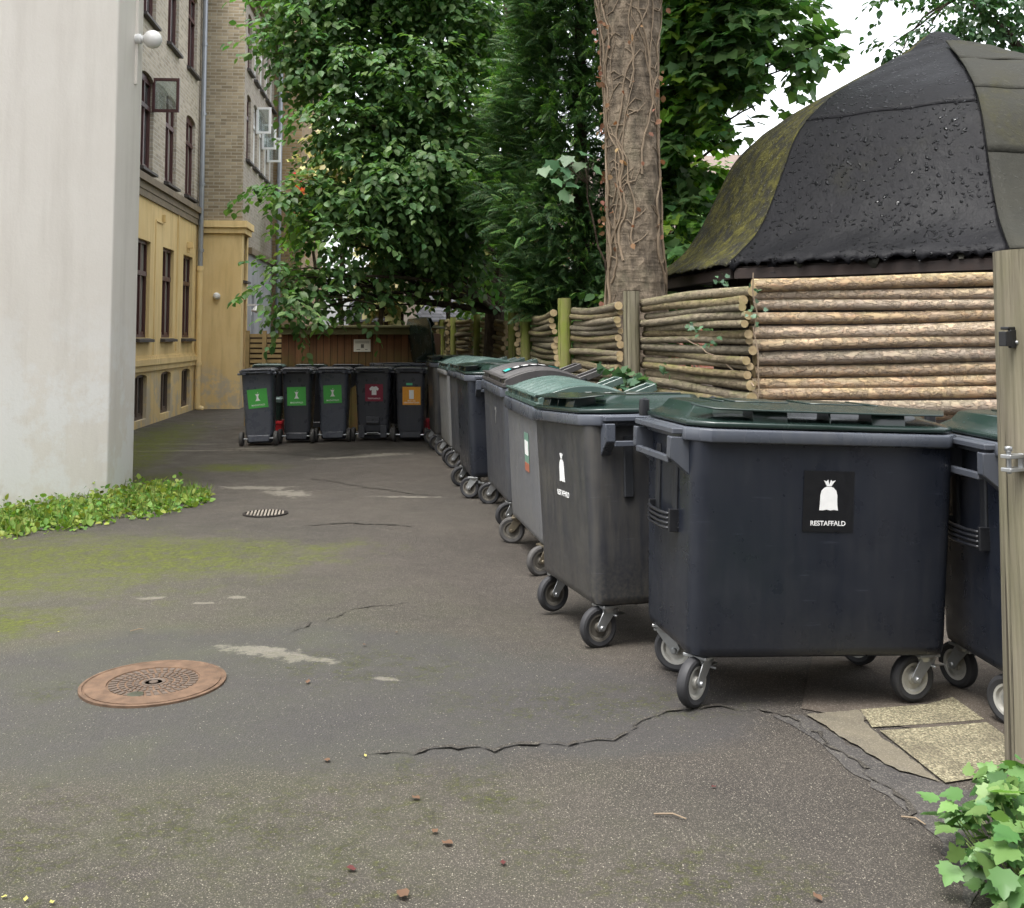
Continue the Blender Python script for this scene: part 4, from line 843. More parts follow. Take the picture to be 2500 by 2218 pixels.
def log_panel(label, a, b, ztop, r, mat, seedv, z0=.12, post=None, slope=0.0, grp='log fence panels', topgap=False, sag=.0):
    rr = random.Random(seedv); t = empty('log_fence_panel', (a[0], a[1], 0), math.atan2(b[1] - a[1], b[0] - a[0]), label, 'fence panel', grp)
    A_, B_ = Vector((0, 0, 0)), Vector((math.hypot(b[0] - a[0], b[1] - a[1]), 0, 0)); z = z0 + r
    while z < ztop - r * .4:
        rk = r * rr.uniform(.78, 1.18); f = (z - z0) / (ztop - z0)
        log(t, A_ + Vector((rr.uniform(-.03, .03), rr.uniform(-.03, .03), z + rr.uniform(-.006, .006))), B_ + Vector((rr.uniform(-.03, .03), rr.uniform(-.03, .03), z + slope * f + rr.uniform(-.006, .006))), rk, mat, rr, sag * f)
        z += rk * 1.86
    return t
def fence_post(label, x, y, ztop, r, mat, grp='fence posts'):
    t = empty('fence_post', (x, y, hgt(x, y) - .15), 0, label, 'fence post', grp); rr = random.Random(int(x * 100))
    m = MB(); zt = ztop - hgt(x, y) + .15
    m.tube([(rr.uniform(-.006, .006), 0, zt * k / 8) for k in range(9)], [r * 1.03, r * 1.03, r * 1.02, r * 1.01, r, r, r, r * .99, r * .98], 18, 0, False)
    m.add([(r * .98 * math.cos(2 * math.pi * k / 18), r * .98 * math.sin(2 * math.pi * k / 18), zt + .004) for k in range(18)], [tuple(range(18))], 1)
    m.build('post_shaft', [mat, ENDG], t); return t
def post_mat(name, c1, c2, green, ga):
    n = NT(name); o = n.obj(); f = n.noise(n.mp(o, (34, 34, 1.4)), 1, 6, .62, .6); w = n.noise(n.mp(o, (9, 9, .9)), 1, 4, .6); v = n.vor(n.mp(o, (7, 7, 1.7)), 1.0)
    c = n.mix(n.mr(f, .3, .7), c1, c2); c = n.mix(n.mr(w, .45, .75, 0, .4), c, tuple(x * .6 for x in c1)); c = n.mix(n.mr(n.noise(n.mp(o, (2, 2, 1)), 2, 5, .65), .38, .62, 0, ga), c, green)
    kn = n.mr(v.outputs['Distance'], .13, .05); c = n.mix(n.math('MULTIPLY', kn, .75), c, L(70, 54, 36))
    ck = n.noise(n.mp(o, (60, 60, .8)), 1, 3, .5); c = n.mix(n.mr(ck, .62, .66, 0, .8), c, L(52, 45, 36))
    return n.end(n.pbsdf(c, .82, n.bump(n.math('SUBTRACT', f, n.mr(ck, .6, .66)), .8, .012), 0, .25))
POSTG = post_mat('green_fence_post', L(128, 124, 84), L(150, 142, 98), L(124, 138, 52), .8)
POSTD = post_mat('weathered_post', L(92, 86, 74), L(142, 134, 116), L(108, 108, 76), .35)
PA, PB, PC, PC2, PD, PE, PF = (1.03, 9.0), (.54, 10.75), (.175, 13.5), (.0, 15.25), (-.61, 18.2), (-1.12, 20.0), (-1.42, 21.3)
KX = (1.47, 6.52)
for (x, y), zt, r, lb, mt in ((PA, 1.90, .072, 'thick grey green fence post in front of the ivy tree trunk', POSTD), (PB, 1.905, .07, 'tall yellow green fence post just left of the tree trunk', POSTG), (PC, 1.92, .068, 'mossy fence post below the conifer, behind the grey container lid', POSTG),
        (PC2, 1.86, .06, 'dark fence post at the end of the slanted log panel', POSTG), (PD, 1.91, .062, 'green fence post standing left of the slanted log panel', POSTG), (PE, 1.89, .06, 'second fence post from the shed, in deep shade', POSTG), (PF, 1.87, .062, 'fence post nearest the brown plank shed', POSTG)):
    fence_post(lb, x, y, zt, r, mt)
E_ = lambda p, dx, dy: (p[0] + dx, p[1] + dy)
log_panel('pale panel of thick peeling pine logs facing the front container', (KX[0] + .05, KX[1] + .14), (KX[0] + 2.5, KX[1] + .42), 1.94, .043, BARKP, 3, z0=.2, slope=.05)
log_panel('log panel between the pale front panel and the post by the tree trunk', KX, E_(PA, .10, .05), 1.83, .033, BARK, 5)
log_panel('log panel with sawn ends beside the thick grey green post', E_(PA, -.11, -.02), E_(PB, .09, .03), 1.83, .033, BARK, 6, sag=.015)
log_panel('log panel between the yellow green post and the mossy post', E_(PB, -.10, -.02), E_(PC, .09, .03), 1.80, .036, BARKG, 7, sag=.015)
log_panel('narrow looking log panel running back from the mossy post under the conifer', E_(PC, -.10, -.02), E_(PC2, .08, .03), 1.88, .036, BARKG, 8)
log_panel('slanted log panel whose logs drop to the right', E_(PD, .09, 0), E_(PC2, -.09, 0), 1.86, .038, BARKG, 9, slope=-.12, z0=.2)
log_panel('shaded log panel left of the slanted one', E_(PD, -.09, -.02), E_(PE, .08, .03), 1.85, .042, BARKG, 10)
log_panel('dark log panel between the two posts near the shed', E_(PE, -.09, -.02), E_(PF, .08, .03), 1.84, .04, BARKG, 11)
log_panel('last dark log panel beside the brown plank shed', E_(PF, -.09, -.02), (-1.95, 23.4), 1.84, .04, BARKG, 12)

# round post at the right with its gate fittings
pb = gp(2583, 1905); gpst = empty('round_post', (1.835, 3.62, hgt(1.8, 3.62) - .1), 0, 'thick round weathered wooden post with black bracket and steel hinge clamp', 'post')
m = MB(); zt = 1.80 - hgt(1.8, 3.62) + .1; rr = random.Random(4)
m.loft([[( .152 * (1.04 - .05 * z / zt) * (1 + .012 * math.sin(3 * a + z * 2)) * math.cos(a), .152 * (1.04 - .05 * z / zt) * (1 + .012 * math.sin(3 * a + z * 2)) * math.sin(a), z) for a in [2 * math.pi * k / 36 for k in range(36)]] for z in [zt * k / 24 for k in range(25)]], 0, True, False)
m.add([(.15 * math.cos(2 * math.pi * k / 36), .15 * math.sin(2 * math.pi * k / 36), zt) for k in range(36)], [tuple(range(36))], 1)
m.build('post_shaft', [POSTD, ENDG], gpst)
BLKM = flat('black_steel', (.012, .012, .013), .4)
zb1 = at(2440, 828, 3.55).z - gpst.location.z; zc1 = at(2440, 1132, 3.5).z - gpst.location.z
m = MB()
T = Matrix.Translation((-.15, -.06, zb1)) @ Matrix.Rotation(R(28), 4, 'Z')
m.box((.03, -.022, 0), (.10, .012, .062), 0, T); m.box((-.028, -.012, .0), (.03, .03, .05), 0, T); m.box((.03, -.01, .036), (.12, .03, .01), 0, T)
br = m.build('bracket', BLKM, gpst, bevel=.002)
m = MB()
for dx, dz in ((.01, -.012), (.055, -.012)): m.lathe([(0, .008), (.006, .008), (.008, 0)], 10, 0, T @ Matrix.Translation((dx, -.027, dz)) @ Matrix.Rotation(R(90), 4, 'X'))
m.build('screw', STEEL, br)
m = MB(); T = Matrix.Translation((-.145, -.075, zc1)) @ Matrix.Rotation(R(28), 4, 'Z')
m.box((-.03, -.015, .022), (.075, .04, .013), 0, T); m.box((-.03, -.015, -.022), (.075, .04, .013), 0, T); m.box((.03, -.02, 0), (.06, .02, .06), 0, T); m.lathe([(0, -.035), (.008, -.035), (.008, .04), (.013, .041), (.013, .055), (0, .056)], 10, 0, T @ Matrix.Translation((-.05, -.015, 0)))
m.lathe([(.03, -.03), (.034, -.03), (.034, .03), (.03, .03)], 16, 0, T @ Matrix.Translation((.065, -.0, 0)), closed=True)
m.build('hinge_clamp', STEEL, gpst, bevel=.003)

# ------------------------------------------------------------------ plank shed, slatted fence, things beyond
def plank_mat():
    n = NT('brown_planks'); o = n.obj(); x = n.sep(o); q = n.math('DIVIDE', x[0], .115); wn_ = n.n('TexWhiteNoise', {'W': n.math('FLOOR', q)}, noise_dimensions='1D').outputs['Value']
    f = n.noise(n.mp(o, (30, 30, 1.2)), 1, 5, .65); c = n.mix(n.mr(f, .3, .7), L(96, 64, 46), L(124, 86, 62)); c = n.n('HueSaturation', {'Value': n.mr(wn_, 0, 1, .75, 1.2), 'Color': c}).outputs[0]
    g_ = n.math('MULTIPLY', n.mr(x[2], 1.45, 1.0), n.mr(n.noise(o, 3, 5, .65), .3, .6), True); c = n.mix(n.math('MULTIPLY', g_, .7), c, L(86, 92, 46))
    e = n.math('ABSOLUTE', n.math('SUBTRACT', n.math('FRACT', q), .5)); ed = n.mr(e, .44, .49); c = n.mix(ed, c, L(36, 26, 20))
    return n.end(n.pbsdf(c, .8, n.bump(n.math('SUBTRACT', f, n.math('MULTIPLY', ed, 2.0)), .5, .01), 0, .25))
sx0, sx1 = at(686, 900, 17).x, at(1046, 900, 17).x
shed = empty('plank_shed', (sx0, 17, 0), R(-2), 'low reddish brown plank shed with green stained top edge and a notice', 'shed')
W_ = sx1 - sx0
m = MB(); m.b2(0, W_, 0, 2.0, 0, 1.57); m.build('plank_wall', plank_mat(), shed, bevel=.01, smooth=0)
m = MB(); m.b2(-.06, W_ + .06, -.12, 2.1, 1.66, 1.70); m.b2(-.04, W_ + .03, -.08, -.045, 1.55, 1.658); m.build('roof_edge', simple('green_stained_board', L(96, 94, 62), .8, 0, .25, 5), shed, bevel=.005, smooth=0)
m = MB(); nx0, nx1 = at(865, 840, 17).x - sx0, at(906, 840, 17).x - sx0; z0_, z1_ = at(880, 859, 17).z, at(880, 829, 17).z
m.b2(nx0, nx1, -.012, -.004, z0_, z1_); nt_ = m.build('notice', flat('notice_paper', L(212, 208, 196), .5), shed, smooth=0)
m = MB(); c_ = (nx0 + nx1) / 2; m.b2(c_ - .02, c_ + .03, -.0135, -.012, z0_ + .06, z0_ + .12)
for k in range(3): m.b2(nx0 + .02, nx1 - .02, -.0135, -.012, z1_ - .03 - .016 * k, z1_ - .024 - .016 * k)
m.b2(c_ - .09, c_ - .03, -.0135, -.012, z0_ + .03, z0_ + .04); m.b2(c_ + .05, c_ + .09, -.0135, -.012, z0_ + .03, z0_ + .04)
m.build('notice_print', flat('grey_print', L(96, 92, 84), .6), nt_, smooth=0)
fx0, fx1 = at(600, 850, 18).x, at(690, 850, 18).x
sf = empty('slat_fence', (fx0, 18, 0), 0, 'pale slatted wooden fence between the yellow house and the plank shed', 'fence')
WOODP = simple('pale_slat_wood', L(150, 128, 86), .8, 0, .2, 9)
m = MB()
for k in range(17): m.b2(0, fx1 - fx0 + .3, -.02, .0, .1 + k * .088, .1 + k * .088 + .058)
m.build('slat_panel', WOODP, sf, smooth=0)
m = MB(); m.b2(0.0, fx1 - fx0 + .3, .06, .08, .05, 1.56); m.build('backing', simple('dark_backing', L(66, 52, 36), .9), sf, smooth=0)
for xx in (.04, .33): m = MB(); m.b2(xx - .035, xx + .035, -.06, -.021, 0, 1.62); m.build('post', WOODP, sf, smooth=0)
pil = empty('white_pillar', (at(1002, 740, 19.5).x, 19.5, 0), 0, 'peeling white painted pillar standing behind the plank shed', 'pillar')
m = MB(); m.b2(-.11, .11, -.11, .11, 0, 2.62); m.b2(-.14, .14, -.14, .14, 2.62, 2.70); m.build('shaft', plaster_mat('peeling_white', L(214, 206, 198), L(200, 190, 182), L(150, 124, 108), L(140, 108, 90), (3, .5), .8), pil, smooth=0)
oh = empty('slate_outhouse', (-3.6, 23, 0), R(-5), 'low outhouse with grey slate roof behind the plank shed', 'outhouse')
m = MB(); m.b2(0, 3.2, 0, 3, 0, 1.9); m.build('wall', BR_GREY, oh, smooth=0)
m = MB(); m.add([(-.1, -.15, 1.85), (3.3, -.15, 1.85), (3.3, 1.6, 3.0), (-.1, 1.6, 3.0), (3.3, 3.2, 1.85), (-.1, 3.2, 1.85)], [(0, 1, 2, 3), (3, 2, 4, 5)]); m.build('roof', brick_mat('slates', L(104, 104, 110), L(86, 86, 92), L(58, 58, 62)), oh, smooth=0)
fh = empty('red_brick_house', (2.5, 36, 0), R(-8), 'far red brick house glimpsed between the leaves', 'house')
m = MB(); m.b2(-2, 10, 0, 8, 0, 5.2); m.build('wall', brick_mat('red_brick', L(150, 92, 74), L(128, 76, 60), L(150, 136, 124)), fh, smooth=0)
m = MB(); m.loft([[(-2.3, -.3, 5.2), (10.3, -.3, 5.2), (10.3, 8.3, 5.2), (-2.3, 8.3, 5.2)], [(-2.3, 3.9, 8.4), (10.3, 3.9, 8.4), (10.3, 4.1, 8.4), (-2.3, 4.1, 8.4)]], 0); m.build('roof', simple('red_tiles', L(112, 98, 90), .8), fh, smooth=0)
for k in range(4):
    m = MB(); m.b2(-.5 + k * 2.6, .6 + k * 2.6, -.03, .05, 2.6, 4.2); w = m.build('window', FRAMEW, fh, smooth=0); m = MB(); m.b2(-.42 + k * 2.6, .52 + k * 2.6, -.04, -.03, 2.7, 4.1); m.build('pane', GLASS, w, smooth=0)

# ------------------------------------------------------------------ the bell-roofed hut
def felt_mat(name, a, b, mossamt, blister, rough=.38, spec=.4):
    n = NT(name); o = n.obj(); f = n.noise(o, 2.2, 6, .62); x = n.sep(o)
    c = n.mix(n.mr(f, .3, .7), a, b)
    mo = n.mr(n.noise(o, 7, 7, .7), .42, .58); zone = n.mr(n.noise(o, 1.2, 4, .6), .62 - mossamt * .5, .72 - mossamt * .5)
    mk = n.math('MULTIPLY', mo, n.math('MULTIPLY', zone, min(1, mossamt * 1.6)), True)
    c = n.mix(mk, c, n.mix(n.mr(n.noise(o, 26, 4), .3, .7), L(58, 56, 22), L(98, 94, 40)))
    r = n.math('ADD', n.mr(f, .3, .7, rough - .06, rough + .12), n.math('MULTIPLY', mk, .45))
    w = n.noise(o, 2.0, 3, .6); wv = n.n('VectorMath', {0: n.n('TexNoise', {'Vector': o, 'Scale': 13.0, 'Detail': 3.0}).outputs['Color'], 'Scale': .13}, operation='SCALE').outputs[0]; vb = n.vor(n.n('VectorMath', {0: o, 1: wv}, operation='ADD').outputs[0], 21)
    bl = n.math('MULTIPLY', n.mr(vb.outputs['Distance'], .38, .12), n.math('MULTIPLY', n.mr(w, .36, .52), n.mr(n.sep(vb.outputs['Color'])[0], .42, .55)))
    h = n.math('ADD', n.math('MULTIPLY', bl, blister), n.math('ADD', n.math('MULTIPLY', n.noise(o, 14, 5, .7), .5), n.math('MULTIPLY', mk, n.noise(o, 40, 4))))
    r = n.mix(n.math('MULTIPLY', bl, min(1, blister)), n.com(r, 0, 0), (.12, 0, 0)); sp = n.math('ADD', spec, n.math('MULTIPLY', bl, .8 * min(1, blister)))
    return n.end(n.pbsdf(c, n.sep(r)[0], n.bump(h, .8, .022), 0, sp))
FELT = felt_mat('black_roof_felt', L(15, 15, 18), L(24, 24, 27), .04, 3.0, .5, .14); FELTM = felt_mat('mossy_roof_felt', L(30, 29, 24), L(44, 42, 32), .62, 1.0, .8); FELTG = felt_mat('grey_green_felt', L(42, 42, 37), L(54, 53, 46), .1, .15, .75, .2)
HC = (4.32, 10.42); hut = empty('bell_roof_hut', (HC[0], HC[1], 0), 0, 'octagonal wooden hut with swept bell roof of black felt and moss', 'hut')
PROF = [(0.02, 4.58), (.14, 4.55), (.30, 4.42), (.44, 4.33), (.67, 4.22), (1.02, 4.04), (1.47, 3.80), (1.80, 3.57), (2.06, 3.30), (2.24, 2.95), (2.40, 2.64), (2.60, 2.36), (2.90, 2.135)]
def interp(P, k=5):
    out = []
    for i in range(len(P) - 1):
        p0, p1, p2, p3 = (Vector(P[max(0, min(len(P) - 1, i + d))]) for d in (-1, 0, 1, 2))
        for q in range(k): t = q / k; out.append(.5 * ((2 * p1) + (-p0 + p2) * t + (2 * p0 - 5 * p1 + 4 * p2 - p3) * t * t + (-p0 + 3 * p1 - 3 * p2 + p3) * t ** 3))
    return out + [Vector(P[-1])]
PR = interp(PROF); a0 = math.atan2(9.0 - HC[1], 1.98 - HC[0])     # the eaves corner nearest the fence
rr = random.Random(5)
def facet(k, mat, lift=0.0, ragged=0.0, name='roof_facet', M=24, i0=0, i1=None, sc=1.0):
    A0, A1 = a0 + k * R(45), a0 + (k + 1) * R(45); m = MB(); rows = PR[i0:i1]; tg = []
    for i, p in enumerate(rows):
        for q in range(M + 1):
            t = q / M; r0 = p[0] + lift; x = (1 - t) * math.cos(A0) + t * math.cos(A1); y = (1 - t) * math.sin(A0) + t * math.sin(A1)
            # felt bulges out between the hips and rounds the hip edges
            e = 1 + .014 * math.sin(math.pi * t); z = p[1] + lift * .6
            if ragged and i == len(rows) - 1: z -= ragged * (rr.choice((0, .1, .3, .8, 1.4, 2.0)) * rr.uniform(.5, 1.2)); e *= 1 - ragged * rr.uniform(0, .6)
            m.v.append((x * r0 * e, y * r0 * e, z + .006 * math.sin(9 * t * r0 + i * .7)))
    n_ = M + 1
    for i in range(len(rows) - 1):
        for q in range(M): m.f.append((i * n_ + q, (i + 1) * n_ + q, (i + 1) * n_ + q + 1, i * n_ + q + 1)); m.mi.append(0)
    o = m.build(name, mat, hut, smooth=60); sm = o.modifiers.new('thickness', 'SOLIDIFY'); sm.thickness = .012; sm.offset = -1; return o
for k in range(8):
    if k == 0: facet(0, FELT, 0, .03, 'roof_facet', 70, 36, None); facet(0, FELT, .006, 0, 'roof_facet', 70, 0, 38)
    else: facet(k, FELTM if k == 7 else FELT, 0, .03 if k != 7 else .01, M=40)
rq = random.Random(17)
for q in range(9):                                                 # torn shreds hanging from the hem
    t = rq.uniform(.12, .95); A0, A1 = a0, a0 + R(45); r_ = 2.86; x = r_ * ((1 - t) * math.cos(A0) + t * math.cos(A1)); y = r_ * ((1 - t) * math.sin(A0) + t * math.sin(A1)); w_ = rq.uniform(.02, .08); h_ = rq.uniform(.04, .13)
    d_ = Vector((math.cos(A1) - math.cos(A0), math.sin(A1) - math.sin(A0), 0)).normalized(); nn_ = Vector((d_.y, -d_.x, 0)); m = MB(); P_ = []
    for k in range(6):
        f = k / 5; c_ = Vector((x, y, 2.16 - h_ * f)) + nn_ * (.02 * math.sin(f * 4 + q)); ww = w_ * (1 - f * .7) * rq.uniform(.6, 1.2)
        P_.append([c_ - d_ * ww, c_ + d_ * ww, c_ + d_ * ww + nn_ * .004, c_ - d_ * ww + nn_ * .004])
    m.loft(P_, 0); m.build('torn_felt', FELTG if q % 3 == 0 else FELT, hut)
NPR = len(PR)
for j, (i0, i1) in enumerate(((14, 27), (25, 36), (34, 46), (44, NPR))):     # overlapping strips of newer felt on the facet to the right
    facet(1, FELTG, .035 + .006 * (3 - j), 0, 'felt_strip', 16, i0, i1)
wallm = simple('dark_stained_planks', L(42, 31, 26), .75, 0, .4, 9, .3)
for k in range(8):
    A0, A1 = a0 + k * R(45), a0 + (k + 1) * R(45); p0, p1 = Vector((2.25 * math.cos(A0), 2.25 * math.sin(A0), 0)), Vector((2.25 * math.cos(A1), 2.25 * math.sin(A1), 0)); d = (p1 - p0); ln_ = d.length; m = MB()
    T = Matrix.Translation(p0) @ Matrix.Rotation(math.atan2(d.y, d.x), 4, 'Z')
    for q in range(14): m.b2(ln_ * q / 14 + .004, ln_ * (q + 1) / 14 - .004, -.02 - .012 * (q % 2), .02, 0, 2.32, 0, T)
    m.build('plank_wall', wallm, hut, smooth=0)
    p0, p1 = Vector((2.84 * math.cos(A0), 2.84 * math.sin(A0), 0)), Vector((2.84 * math.cos(A1), 2.84 * math.sin(A1), 0)); d = p1 - p0; T = Matrix.Translation(p0) @ Matrix.Rotation(math.atan2(d.y, d.x), 4, 'Z')
    m = MB(); m.b2(.02, d.length - .02, -.015, .02, 2.0, 2.09, 0, T); m.build('eaves_board', wallm, hut, bevel=.004, smooth=0)
m = MB(); m.prism([(2.82 * math.cos(a0 + R(45) * k), 2.82 * math.sin(a0 + R(45) * k)) for k in range(8)], 2.092, 2.11); m.build('soffit', wallm, hut, smooth=0)

# ------------------------------------------------------------------ trees and plants
def bark_tree(name, c1, c2, moss):
    n = NT(name); o = n.obj(); f = n.noise(n.mp(o, (7, 7, 2.2)), 1.6, 7, .7, .4); h = n.noise(n.mp(o, (2, 2, 14)), 1.6, 4, .6); v = n.vor(n.mp(o, (9, 9, 5)), 1.4)
    c = n.mix(n.mr(f, .36, .62), tuple(x * .7 for x in c1), c2); c = n.mix(n.mr(v.outputs['Distance'], .1, .5, .6, 0), c, tuple(x * .45 for x in c1)); c = n.mix(n.mr(n.noise(o, 28, 5, .7), .5, .7, 0, .5), c, tuple(x * .5 for x in c1)); c = n.mix(n.mr(n.noise(o, 1.7, 5, .65), .52, .7, 0, .5), c, moss)
    return n.end(n.pbsdf(c, .85, n.bump(n.math('ADD', n.math('MULTIPLY', f, 1.5), n.math('ADD', n.math('MULTIPLY', h, .7), v.outputs['Distance'])), .9, .03), 0, .25))
TRUNK = bark_tree('maple_bark', L(96, 86, 74), L(136, 122, 104), L(104, 100, 80)); DARKB = bark_tree('dark_bark', L(58, 48, 38), L(84, 72, 58), L(66, 68, 44))
def limb(mb, a, b, r0, r1, seed=0, bend=.12, k=8):
    rr = random.Random(seed); a, b = Vector(a), Vector(b); off = Vector((rr.uniform(-1, 1), rr.uniform(-1, 1), rr.uniform(-.3, .8))) * bend * (b - a).length
    mb.tube([a.lerp(b, t / k) + off * math.sin(math.pi * t / k) + Vector((rr.uniform(-.02, .02), rr.uniform(-.02, .02), 0)) for t in range(k + 1)], [r0 + (r1 - r0) * t / k for t in range(k + 1)], 8)
def shell(lobes, n, depth=(.75, 1.05), zmin=None):
    """points spread near the surface of a union of ellipsoids, with the outward direction at each"""
    w = np.array([max(a * b, b * c, a * c) for (_, (a, b, c)) in lobes]); w = w / w.sum(); pick = rng.choice(len(lobes), n, p=w)
    d = nrmlz(rng.normal(size=(n, 3))); cc = np.array([l[0] for l in lobes], float)[pick]; rad = np.array([l[1] for l in lobes], float)[pick]
    p = cc + d * rad * rng.uniform(depth[0], depth[1], (n, 1)); out = nrmlz(d / rad); keep = np.ones(n, bool)
    for (c, r) in lobes: keep &= (((p - np.array(c)) / np.array(r)) ** 2).sum(1) > depth[0] ** 2 * .8
    if zmin is not None: keep &= p[:, 2] > zmin
    return p[keep], out[keep]
def spray_leaves(name, lobes, nspray, per, size, tmpl, mat, parent, ln=.55, droop=.35, zmin=None, depth=(.7, 1.0), flat_=.55, szvar=.3):
    p, o = shell(lobes, nspray, depth, zmin); n = len(p)
    h = o.copy(); h[:, 2] *= flat_; h[:, 2] -= droop * rng.uniform(.4, 1.3, n); h += rng.normal(size=(n, 3)) * .25; h = nrmlz(h)
    t = np.tile(np.linspace(0, 1, per), n); P0 = np.repeat(p, per, 0); D = np.repeat(h, per, 0); m_ = len(t)
    side = np.tile(np.where(np.arange(per) % 2 == 0, 1.0, -1.0), n); up = np.tile([0, 0, 1.0], (m_, 1)) + .35 * np.repeat(o, per, 0)
    sv = nrmlz(np.cross(D, up)); L_ = np.repeat(ln * rng.uniform(.6, 1.3, n), per)
    pos = P0 + D * (t * L_)[:, None] + np.stack([np.zeros(m_), np.zeros(m_), -.12 * L_ * t * t], 1) + sv * (side * .02)[:, None] + rng.normal(size=(m_, 3)) * .02
    ld = nrmlz(D * .55 + sv * (side * rng.uniform(.5, 1.1, m_))[:, None] + np.stack([np.zeros(m_), np.zeros(m_), -rng.uniform(.15, .8, m_)], 1))
    nr = nrmlz(up + rng.normal(size=(m_, 3)) * .35); sz = size * rng.uniform(1 - szvar, 1 + szvar, m_)
    return scatter(name, tmpl, pos, ld, nr, sz, mat, parent)
def A3(u, v, Y): p = at(u * KK, v * KK, Y); return (p.x, p.y, p.z)
LEAF1 = leaf_mat('lime_leaf', L(78, 106, 68), L(108, 138, 84), (1.0, 1.25, .45), .45, .3); LEAF1D = leaf_mat('inner_lime_leaf', L(72, 100, 60), L(102, 132, 74), (1.0, 1.2, .45), .5, .25)
CON1 = leaf_mat('cypress_spray', L(70, 98, 64), L(98, 128, 78), (.7, .9, .4), .5, .35); CON2 = leaf_mat('fresh_cypress_spray', L(88, 126, 64), L(122, 158, 80), (.8, 1.0, .4), .5, .35)
MAPL = leaf_mat('maple_leaf', L(80, 110, 70), L(110, 142, 84), (1.0, 1.3, .5), .45, .35); CREAM = leaf_mat('variegated_leaf', L(168, 168, 112), L(204, 198, 150), (1, 1, .7), .5, .4); BRIGHT = leaf_mat('bright_leaf', L(110, 150, 56), L(140, 172, 70), (1, 1.2, .4), .5, .4)
PEAR = leaf_mat('pear_leaf', L(62, 92, 64), L(82, 112, 74), (1, 1.25, .5), .4, .5); DRY = leaf_mat('dry_leaf', L(130, 98, 74), L(164, 130, 102), (1, .8, .5), .7, .2)

# the broad lime tree over the plank shed
tb = (-.25, 16.4); lime = empty('lime_tree', (0, 0, 0), 0, 'broad lime tree with drooping leafy branches hanging over the plank shed', 'tree')
LBX = [(A3(640, 30, 14.6), (1.1, 1.0, .75)), (A3(760, -60, 14.8), (1.4, 1.2, 1.0)), (A3(880, 60, 15.2), (1.3, 1.2, 1.0)), (A3(600, 130, 14.4), (.55, .7, .38)), (A3(690, 170, 14.3), (.85, .9, .55)),
      (A3(820, 200, 14.4), (1.3, 1.0, .8)), (A3(700, 280, 14.0), (.75, .7, .5)), (A3(900, 300, 14.8), (1.0, 1.0, .9)), (A3(790, 350, 14.0), (1.0, .8, .6)), (A3(620, 395, 13.8), (.62, .55, .26)), (A3(560, 400, 13.7), (.34, .4, .2)),
      (A3(720, 440, 13.9), (.9, .8, .45)), (A3(850, 440, 14.6), (1.1, 1.0, .7)), (A3(930, 520, 15.2), (.7, .8, .7)), (A3(660, 520, 13.7), (.62, .6, .32)), (A3(590, 565, 13.5), (.5, .5, .30)), (A3(552, 588, 13.4), (.2, .35, .15)), (A3(600, 632, 13.4), (.3, .35, .3)), (A3(640, 590, 13.6), (.4, .4, .25)),
      (A3(790, 520, 14.6), (.8, .7, .3)), (A3(740, 590, 14.2), (.45, .5, .22)), (A3(880, 565, 14.8), (.5, .6, .3)), (A3(800, 560, 15.2), (.7, .6, .25)), (A3(720, 640, 14.0), (.25, .3, .16))]
LB = [((c[0] + .10, c[1], c[2] + (.12 if c[2] > 3.6 else .30 if c[0] > -2.45 else .12)), (r[0] * .88, r[1] * .9, r[2] * .85)) for c, r in LBX]
TIER = []
for c, r in LB:                                                    # each bough carries its leaves in flat layered tiers
    k = max(1, int(round(2 * r[2] / .40)))
    for q in range(k):
        f = (q + .5) / k * 2 - 1; w_ = math.sqrt(max(.15, 1 - f * f * .85)); TIER.append(((c[0] + random.uniform(-.12, .12) - .06, c[1] + random.uniform(-.15, .15), c[2] + f * r[2]), (r[0] * w_, r[1] * w_, .13)))
m = MB(); limb(m, (tb[0], tb[1], -.1), (tb[0] + .1, tb[1], 3.2), .17, .14, 1, .03); limb(m, (tb[0] + .1, tb[1], 3.2), (tb[0] - .1, tb[1] - .2, 9.5), .14, .04, 2, .04); m.build('trunk', DARKB, lime)
m = MB()
for i, (c, r) in enumerate(LB):
    zs = min(max(c[2] - .6, 1.9), 7.5); limb(m, (tb[0] + .05, tb[1], zs), (c[0], c[1], c[2] - .05), .045, .012, i, .1)
    for q in range(3): e = Vector(c) + Vector((random.uniform(-1, 1) * r[0], random.uniform(-1, 1) * r[1], random.uniform(-.6, .8) * r[2])) * .85; limb(m, Vector(c) + (Vector((tb[0], tb[1], zs)) - Vector(c)) * .35, e, .016, .005, i * 9 + q, .15, 5)
m.build('limb', DARKB, lime)
spray_leaves('crown', TIER, 2500, 13, .105, OVAL, LEAF1, lime, .5, .42, None, (.45, 1.05), .35)
spray_leaves('inner_crown', LB, 420, 10, .10, OVAL, LEAF1D, lime, .45, .3, None, (.3, .75))
BK = [((-.9, 17.6, 3.6), (1.7, .7, .8)), ((-1.3, 17.8, 5.2), (2.0, .8, 1.2)), ((-.6, 18, 7), (2.0, 1, 1.3)), ((.0, 17.4, 2.6), (.9, .6, .6))]
spray_leaves('back_crown', BK, 480, 10, .13, OVAL, LEAF1D, lime, .5, .3, None, (.2, 1.0))

